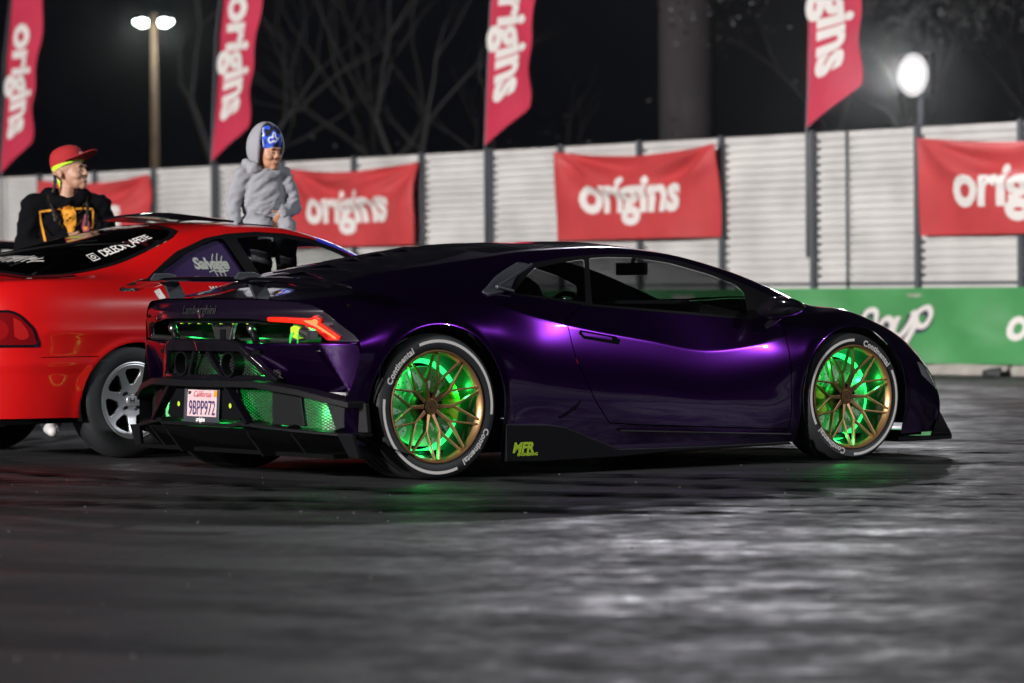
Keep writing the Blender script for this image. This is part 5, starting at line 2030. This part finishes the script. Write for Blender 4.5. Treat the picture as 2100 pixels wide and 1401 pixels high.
M['pink_print'] = mat('pink_print', (0.62, 0.10, 0.18), 0.7)
M['gold'] = mat('gold_chain', (0.80, 0.58, 0.22), 0.3, 1.0)
M['denim'] = mat('dark_trousers', (0.02, 0.022, 0.03), 0.9)
M['shoe_white'] = mat('white_shoe', (0.62, 0.61, 0.60), 0.6)

# man behind the red car, body turned a little to the right, head turned further
MAN = thing('person', 'man in a red cap and black printed hoodie behind the red hatchback', 'person', (-2.76, 22.0, 0), R(14))
mb = (0.025, .0, 1.580)
hi, T, Rm = head_items(mb, R(52), R(-4), 1.10)
# arms: forearms forward, hands together on the rear glass
shL, shR = Vector((-.205, .03, 1.425)), Vector((.205, .03, 1.425))
elL, elR = Vector((-.265, -.02, 1.15)), Vector((.265, -.02, 1.15))
wrL, wrR = Vector((-.045, -.275, 1.215)), Vector((.055, -.265, 1.205))
body = hi + [cap(((.025, .02, 1.60), .057), ((0, .03, 1.44), .062)),
             ell((0, .03, 1.25), (.165, .10, .22)), ell((0, .03, .98), (.15, .105, .14)),
             cap((shL, .055), (elL, .043)), cap((elL, .042), (wrL, .027)), cap((shR, .055), (elR, .043)), cap((elR, .042), (wrR, .027)),
             cap(((-.09, .03, .93), .085), ((-.10, .02, .50), .055), ((-.10, .05, .09), .040)), cap(((.09, .03, .93), .085), ((.10, .02, .50), .055), ((.10, .05, .09), .040))]
body += hand_items(wrL, (.75, -.55, -.10), (.4, .35, .75), (0, .2, -1), 1.0, .35)
body += hand_items(wrR, (-.75, -.50, -.10), (-.4, .35, .75), (0, .2, -1), 1.0, .35)
mbody = grow('body', body, .006, M['skin'], MAN, 2)
face_details(T, Rm, 1.10, MAN)
hood = [ell((0, .03, 1.25), (.20, .135, .22)), ell((0, .035, 1.02), (.195, .145, .16)), ell((0, .03, 1.40), (.19, .105, .10)),
        cap((shL + Vector((.05, 0, .0)), .085), (shL, .082), (elL, .068)), cap((elL, .066), (wrL, .043)),
        cap((shR - Vector((.05, 0, .0)), .085), (shR, .082), (elR, .068)), cap((elR, .066), (wrR, .043)),
        cap(((-.085, -.045, 1.47), .034), ((-.105, .05, 1.50), .045), ((-.06, .12, 1.49), .055), ((.06, .12, 1.49), .055), ((.105, .05, 1.50), .045), ((.085, -.045, 1.47), .034), ((0, -.085, 1.445), .03), ((-.085, -.045, 1.47), .034))]
mh = grow('hoodie', hood, .012, M['black_cloth'], MAN, 3, (.011, 8))
grow('trousers', [ell((0, .03, .95), (.175, .13, .12)), cap(((-.095, .03, .92), .105), ((-.105, .02, .50), .085), ((-.105, .05, .10), .075)), cap(((.095, .03, .92), .105), ((.105, .02, .50), .085), ((.105, .05, .10), .075))],
     .014, M['denim'], MAN, 4, (.006, 8))
for s in (-1, 1):
    grow('shoe', [cap(((s * .105, .07, .055), .05), ((s * .11, -.06, .045), .042), ((s * .115, -.14, .036), .034))], .009, M['shoe_white'], MAN, 2)
# cap with brim, neon scarf under it, braids
b = MB()
prof = [(.104, -.02), (.106, .0), (.103, .03), (.094, .062), (.074, .088), (.04, .103), (0, .107)]
V, F = [], []
n_ = 36
Rc = Rm @ Matrix.Rotation(R(-10), 3, 'X')
hc = T((0, .012, .118))
for i in range(n_):
    a = 2 * math.pi * i / n_
    for r, h in prof:
        V.append(hc + Rc @ Vector((r * .90 * math.cos(a), r * 1.07 * math.sin(a), h * .90)))
L_ = len(prof)
F = [(i * L_ + j, ((i + 1) % n_) * L_ + j, ((i + 1) % n_) * L_ + j + 1, i * L_ + j + 1) for i in range(n_) for j in range(L_ - 1)]
capo = MB().add(V, F).build('cap', M['red_cap'], MAN, auto=60)
V, F = [], []
for i in range(17):
    a = R(-160 + 140 * i / 16)
    for r_, dz in ((1.0, 0), (1.40, .010), (1.82, .008), (1.86, .002)):
        ext = 1 if r_ == 1.0 else 1 + (r_ - 1) * max(0, math.sin(-a)) ** .6
        V.append(hc + Rc @ Vector((.098 * math.cos(a) * (1 + (ext - 1) * .35), .117 * math.sin(a) * ext, -.012 + dz + .030 * (ext - 1) - .035 * abs(math.cos(a)) ** 2 * (ext - 1))))
for i in range(16):
    for j in range(3):
        F.append((4 * i + j, 4 * i + j + 1, 4 * i + 5 + j, 4 * i + 4 + j))
br = MB().add(V, F).build('brim', M['red_cap'], capo, auto=60)
s_ = br.modifiers.new('t', 'SOLIDIFY')
s_.thickness = .006
pc = Proj(capo)
strk = [[(-.03 + .012 * k, -.006), (-.026 + .012 * k, .008), (-.021 + .012 * k, -.004)] for k in range(5)]
strk += [[(-.028 + .011 * k, -.020), (-.024 + .011 * k, -.010), (-.019 + .011 * k, -.018)] for k in range(5)]
fc = pc.map(hc + Rc @ Vector((0.01, -.3, .052)), Rc @ Vector((1, 0, 0)), Rc @ Vector((0, 0, 1)), Rc @ Vector((0, 1, -.15)), .002)
strokes('cap_embroidery', strk, fc, M['white_print'], capo, w=.006)
V, F = [], []
for i in range(33):
    a = 2 * math.pi * i / 32
    for r, h in ((.096, -.032), (.099, -.015), (.098, .01)):
        V.append(hc + Rc @ Vector((r * .93 * math.cos(a), r * 1.08 * math.sin(a), h + .016 * math.sin(a) * -1 - .006)))
F = [(3 * i + j, 3 * i + j + 1, 3 * i + 4 + j, 3 * i + 3 + j) for i in range(32) for j in range(2)]
MB().add(V, F).build('head_scarf', M['neon'], MAN, smooth=True)
b = MB()
b.tube([T((.03, .085, .03)), T((.035, .092, .0)), T((.03, .088, -.03))], [.015, .010, .005], 8)
b.build('scarf_tail', M['neon'], MAN, smooth=True)
for s, pts in ((-1, [T((-.070, .055, .040)), T((-.078, .060, -.03)), Vector((-.10, -.02, 1.47)), Vector((-.095, -.105, 1.40)), Vector((-.085, -.140, 1.33))]),
               (1, [T((.070, .055, .030)), T((.075, .040, -.04)), Vector((.115, -.06, 1.45)), Vector((.11, -.125, 1.37)), Vector((.10, -.142, 1.30))])):
    P_ = [tuple(p) for p in catmull(np.arange(5), np.array([tuple(p) for p in pts]), np.linspace(0, 4, 40))]
    b = MB()
    b.tube(P_, [.010 + .0025 * math.sin(i * 1.6) for i in range(40)], 8)
    b.build('braid', M['hair'], MAN, smooth=True)
b = MB()
P_ = catmull(np.arange(5), np.array([(-.10, -.02, 1.485), (-.075, -.125, 1.36), (0, -.150, 1.26), (.075, -.130, 1.35), (.10, -.03, 1.48)]), np.linspace(0, 4, 60))
phd = Proj(mh)
for p in P_:
    q = phd.b.find_nearest(Vector(p))
    c = q[0] + q[1] * .004
    b.box(c, (.006, .006, .009))
b.build('neck_chain', M['gold'], MAN, kind='stuff')
# chest print: an orange frame, a face-like orange shape with a chain, a flame patch
fm_ = phd.map((0, -.6, 1.325), (1, 0, 0), (0, 0, 1), (0, 1, 0), .003)
strokes('hoodie_print', [[(-.16, -.115), (-.165, .0), (-.172, .068), (-.10, .078), (-.045, .084)], [(.045, .086), (.10, .088), (.155, .086), (.158, .07), (.160, .0), (.152, -.03), (.12, -.045), (.09, -.05)]],
        fm_, M['orange_print'], mh, w=.013)


def patch(name, poly, m, off=.0035):
    fm2 = phd.map((0, -.6, 1.325), (1, 0, 0), (0, 0, 1), (0, 1, 0), off)
    bm = bmesh.new()
    f_ = bm.faces.new([bm.verts.new((x, z, 0)) for x, z in poly])
    for ax in (0, 1):
        for k in np.arange(-.2, .2, .02):
            no = (1, 0, 0) if ax == 0 else (0, 1, 0)
            bmesh.ops.bisect_plane(bm, geom=bm.verts[:] + bm.edges[:] + bm.faces[:], plane_co=Vector(no) * float(k), plane_no=no)
    bm.verts.index_update()
    V = [fm2(v.co.x, v.co.y) for v in bm.verts]
    F = [tuple(v.index for v in f.verts) for f in bm.faces]
    bm.free()
    return mk(name, V, F, M[m], mh)


patch('print_figure', [(-.030, .095), (.0, .108), (.032, .098), (.048, .06), (.050, .015), (.040, -.03), (.030, -.06), (-.005, -.062), (-.012, -.03), (-.035, -.005), (-.030, .02), (-.044, .045), (-.042, .075)], 'orange_print')
patch('print_shirt', [(-.012, -.062), (.05, -.055), (.085, -.10), (.06, -.12), (-.02, -.12)], 'grey_cloth', .003)
patch('print_flame', [(.085, -.04), (.080, -.01), (.095, .02), (.105, .055), (.115, .03), (.130, .045), (.128, .01), (.140, -.03), (.12, -.055), (.10, -.055)], 'pink_print')
patch('print_flame_core', [(.092, -.035), (.10, -.01), (.112, .0), (.120, -.03), (.108, -.05)], 'orange_print', .005)
strokes('print_necklace', [[(-.005, -.060), (.015, -.085), (.035, -.092), (.052, -.078), (.058, -.05)]], phd.map((0, -.6, 1.325), (1, 0, 0), (0, 0, 1), (0, 1, 0), .0055), M['gold'], mh, w=.009)

# child sitting in the open sunroof
cx, cy = -2.5343 + .92 * math.cos(R(37.5)) + .02, 19.6625 + .92 * math.sin(R(37.5)) + .08
KID = thing('person', 'child in grey hooded sweatshirt and blue camouflage cap sitting on the red roof', 'person', (-1.43, 20.42, 1.225), R(24))
hb = (.015, -.01, .425)
hi, T, Rm = head_items(hb, R(22), R(12), .95, 1.04, .35)
sL, sR = Vector((-.128, .0, .335)), Vector((.128, .0, .335))
eL, eR = Vector((-.185, .0, .165)), Vector((.175, -.035, .155))
wL, wR = Vector((-.175, -.03, .01)), Vector((.055, -.165, .105))
body = hi + [cap(((.01, .0, .43), .042), ((0, .0, .34), .045)), ell((0, .0, .20), (.105, .075, .17)), ell((0, .0, .06), (.11, .09, .08)),
             cap((sL, .036), (eL, .03)), cap((eL, .03), (wL, .021)), cap((sR, .036), (eR, .03)), cap((eR, .03), (wR, .021)),
             cap(((-.06, -.02, .05), .06), ((-.065, -.16, .04), .052), ((-.065, -.19, -.28), .036)), cap(((.06, -.02, .05), .06), ((.065, -.16, .04), .052), ((.065, -.19, -.28), .036))]
body += hand_items(wR, (-.60, -.30, -.55), (-.3, .1, .8), (.2, .5, -.6), .74, .45)
body += hand_items(wL, (-.05, -.25, -.9), (.3, -.9, .1), (1, .2, 0), .74, .35)
grow('body', body, .005, M['skin_child'], KID, 2)
face_details(T, Rm, .95, KID, .6)
hd_ = [ell((0, .005, .21), (.132, .102, .175)), ell((0, .0, .055), (.142, .118, .075)), ell((0, .005, .33), (.125, .085, .065)),
       cap((sL + Vector((.03, 0, 0)), .055), (sL, .053), (eL, .045)), cap((eL, .045), (wL + Vector((0, 0, .02)), .034)),
       cap((sR - Vector((.03, 0, 0)), .055), (sR, .053), (eR, .047)), cap((eR, .047), (wR, .033)),
       cap(((-.07, -.05, .375), .032), ((-.085, .03, .39), .04), ((0, .07, .39), .045), ((.085, .03, .39), .04), ((.07, -.05, .365), .030))]
kh = grow('sweatshirt', hd_, .010, M['grey_cloth'], KID, 3, (.010, 11))
grow('trousers', [ell((0, .0, .03), (.14, .115, .07)), cap(((-.065, -.02, .045), .082), ((-.072, -.16, .035), .072), ((-.075, -.19, -.30), .055)), cap(((.065, -.02, .045), .082), ((.072, -.16, .035), .072), ((.075, -.19, -.30), .055))],
     .010, M['grey_cloth'], KID, 4, (.006, 9))
# hood: an open shell round the head
V, F = [], []
nu, nv = 30, 26
for i in range(nu + 1):
    th = R(-148 + 296 * i / nu)                 # around the vertical axis, open towards the face
    for j in range(nv + 1):
        ph_ = R(-52 + 140 * j / nv)
        up_ = math.sin(ph_)
        open_ = R(66 + 14 * max(0, up_))
        t2 = th * (180 - math.degrees(open_)) / 148
        r = Vector((math.sin(t2) * math.cos(ph_) * .103, math.cos(t2) * math.cos(ph_) * .120 + .010, up_ * .135 + .075))
        if up_ > .6:
            r.y += (up_ - .6) * .03
        V.append(T((r.x / .90 * .92, r.y / .90 * .92, r.z / .90 * .95)))
F = [(i * (nv + 1) + j, (i + 1) * (nv + 1) + j, (i + 1) * (nv + 1) + j + 1, i * (nv + 1) + j + 1) for i in range(nu) for j in range(nv)]
ho = MB().add(V, F).build('hood', M['grey_cloth'], kh, smooth=True)
s_ = ho.modifiers.new('t', 'SOLIDIFY')
s_.thickness = .014
s_.offset = 0
# knitted cap in blue, black and white blotches


def camo():
    m = mat('blue_camouflage_knit', (.05, .12, .7), .9)
    nt = m.node_tree
    b = nt.nodes['Principled BSDF']
    tc = nt.nodes.new('ShaderNodeTexCoord')
    n = nt.nodes.new('ShaderNodeTexNoise')
    n.inputs['Scale'].default_value = 18
    n.inputs['Detail'].default_value = 1
    nt.links.new(tc.outputs['Object'], n.inputs['Vector'])
    cr = nt.nodes.new('ShaderNodeValToRGB')
    cr.color_ramp.interpolation = 'CONSTANT'
    e = cr.color_ramp.elements
    e[0].position, e[0].color = 0, (.006, .007, .012, 1)
    e[1].position, e[1].color = .44, (.03, .085, .62, 1)
    for p, c in ((.53, (.10, .25, .75, 1)), (.57, (.75, .73, .72, 1)), (.64, (.03, .085, .62, 1))):
        x = e.new(p)
        x.color = c
    nt.links.new(n.outputs['Fac'], cr.inputs[0])
    nt.links.new(cr.outputs[0], b.inputs['Base Color'])
    return m


M['camo'] = camo()
V, F = [], []
for i in range(29):
    a = 2 * math.pi * i / 28
    for r, h in ((.098, -.052), (.101, -.03), (.102, .0), (.098, .035), (.080, .07), (.045, .092), (0, .098)):
        tilt = .018 * math.sin(a)
        V.append(T((r * .80 * math.cos(a), r * .985 * math.sin(a) + .012, .120 + h + (-tilt if h < 0 else 0))))
F = [(7 * i + j, 7 * i + 7 + j, 7 * i + 8 + j, 7 * i + j + 1) for i in range(28) for j in range(6)]
MB().add(V, F).build('knitted_cap', M['camo'], KID, smooth=True)
# ------------------------------------------------------------------ smoke-laden night air round the whole track
hm = bpy.data.materials.new('night_haze')
hm.use_nodes = True
hn = hm.node_tree
hn.nodes.clear()
ho_ = hn.nodes.new('ShaderNodeOutputMaterial')
pv = hn.nodes.new('ShaderNodeVolumePrincipled')
pv.inputs['Color'].default_value = (.92, .93, .95, 1)
pv.inputs['Density'].default_value = 0.0003
pv.inputs['Anisotropy'].default_value = 0.97
hn.links.new(pv.outputs[0], ho_.inputs['Volume'])
mk('haze', [(x, y, z) for z in (-1, 21.0) for x, y in ((-410, -45), (410, -45), (410, 710), (-410, 710))],
   [(0, 3, 2, 1), (4, 5, 6, 7), (0, 1, 5, 4), (1, 2, 6, 5), (2, 3, 7, 6), (3, 0, 4, 7)], hm, kind='stuff')
S.cycles.volume_bounces = 0
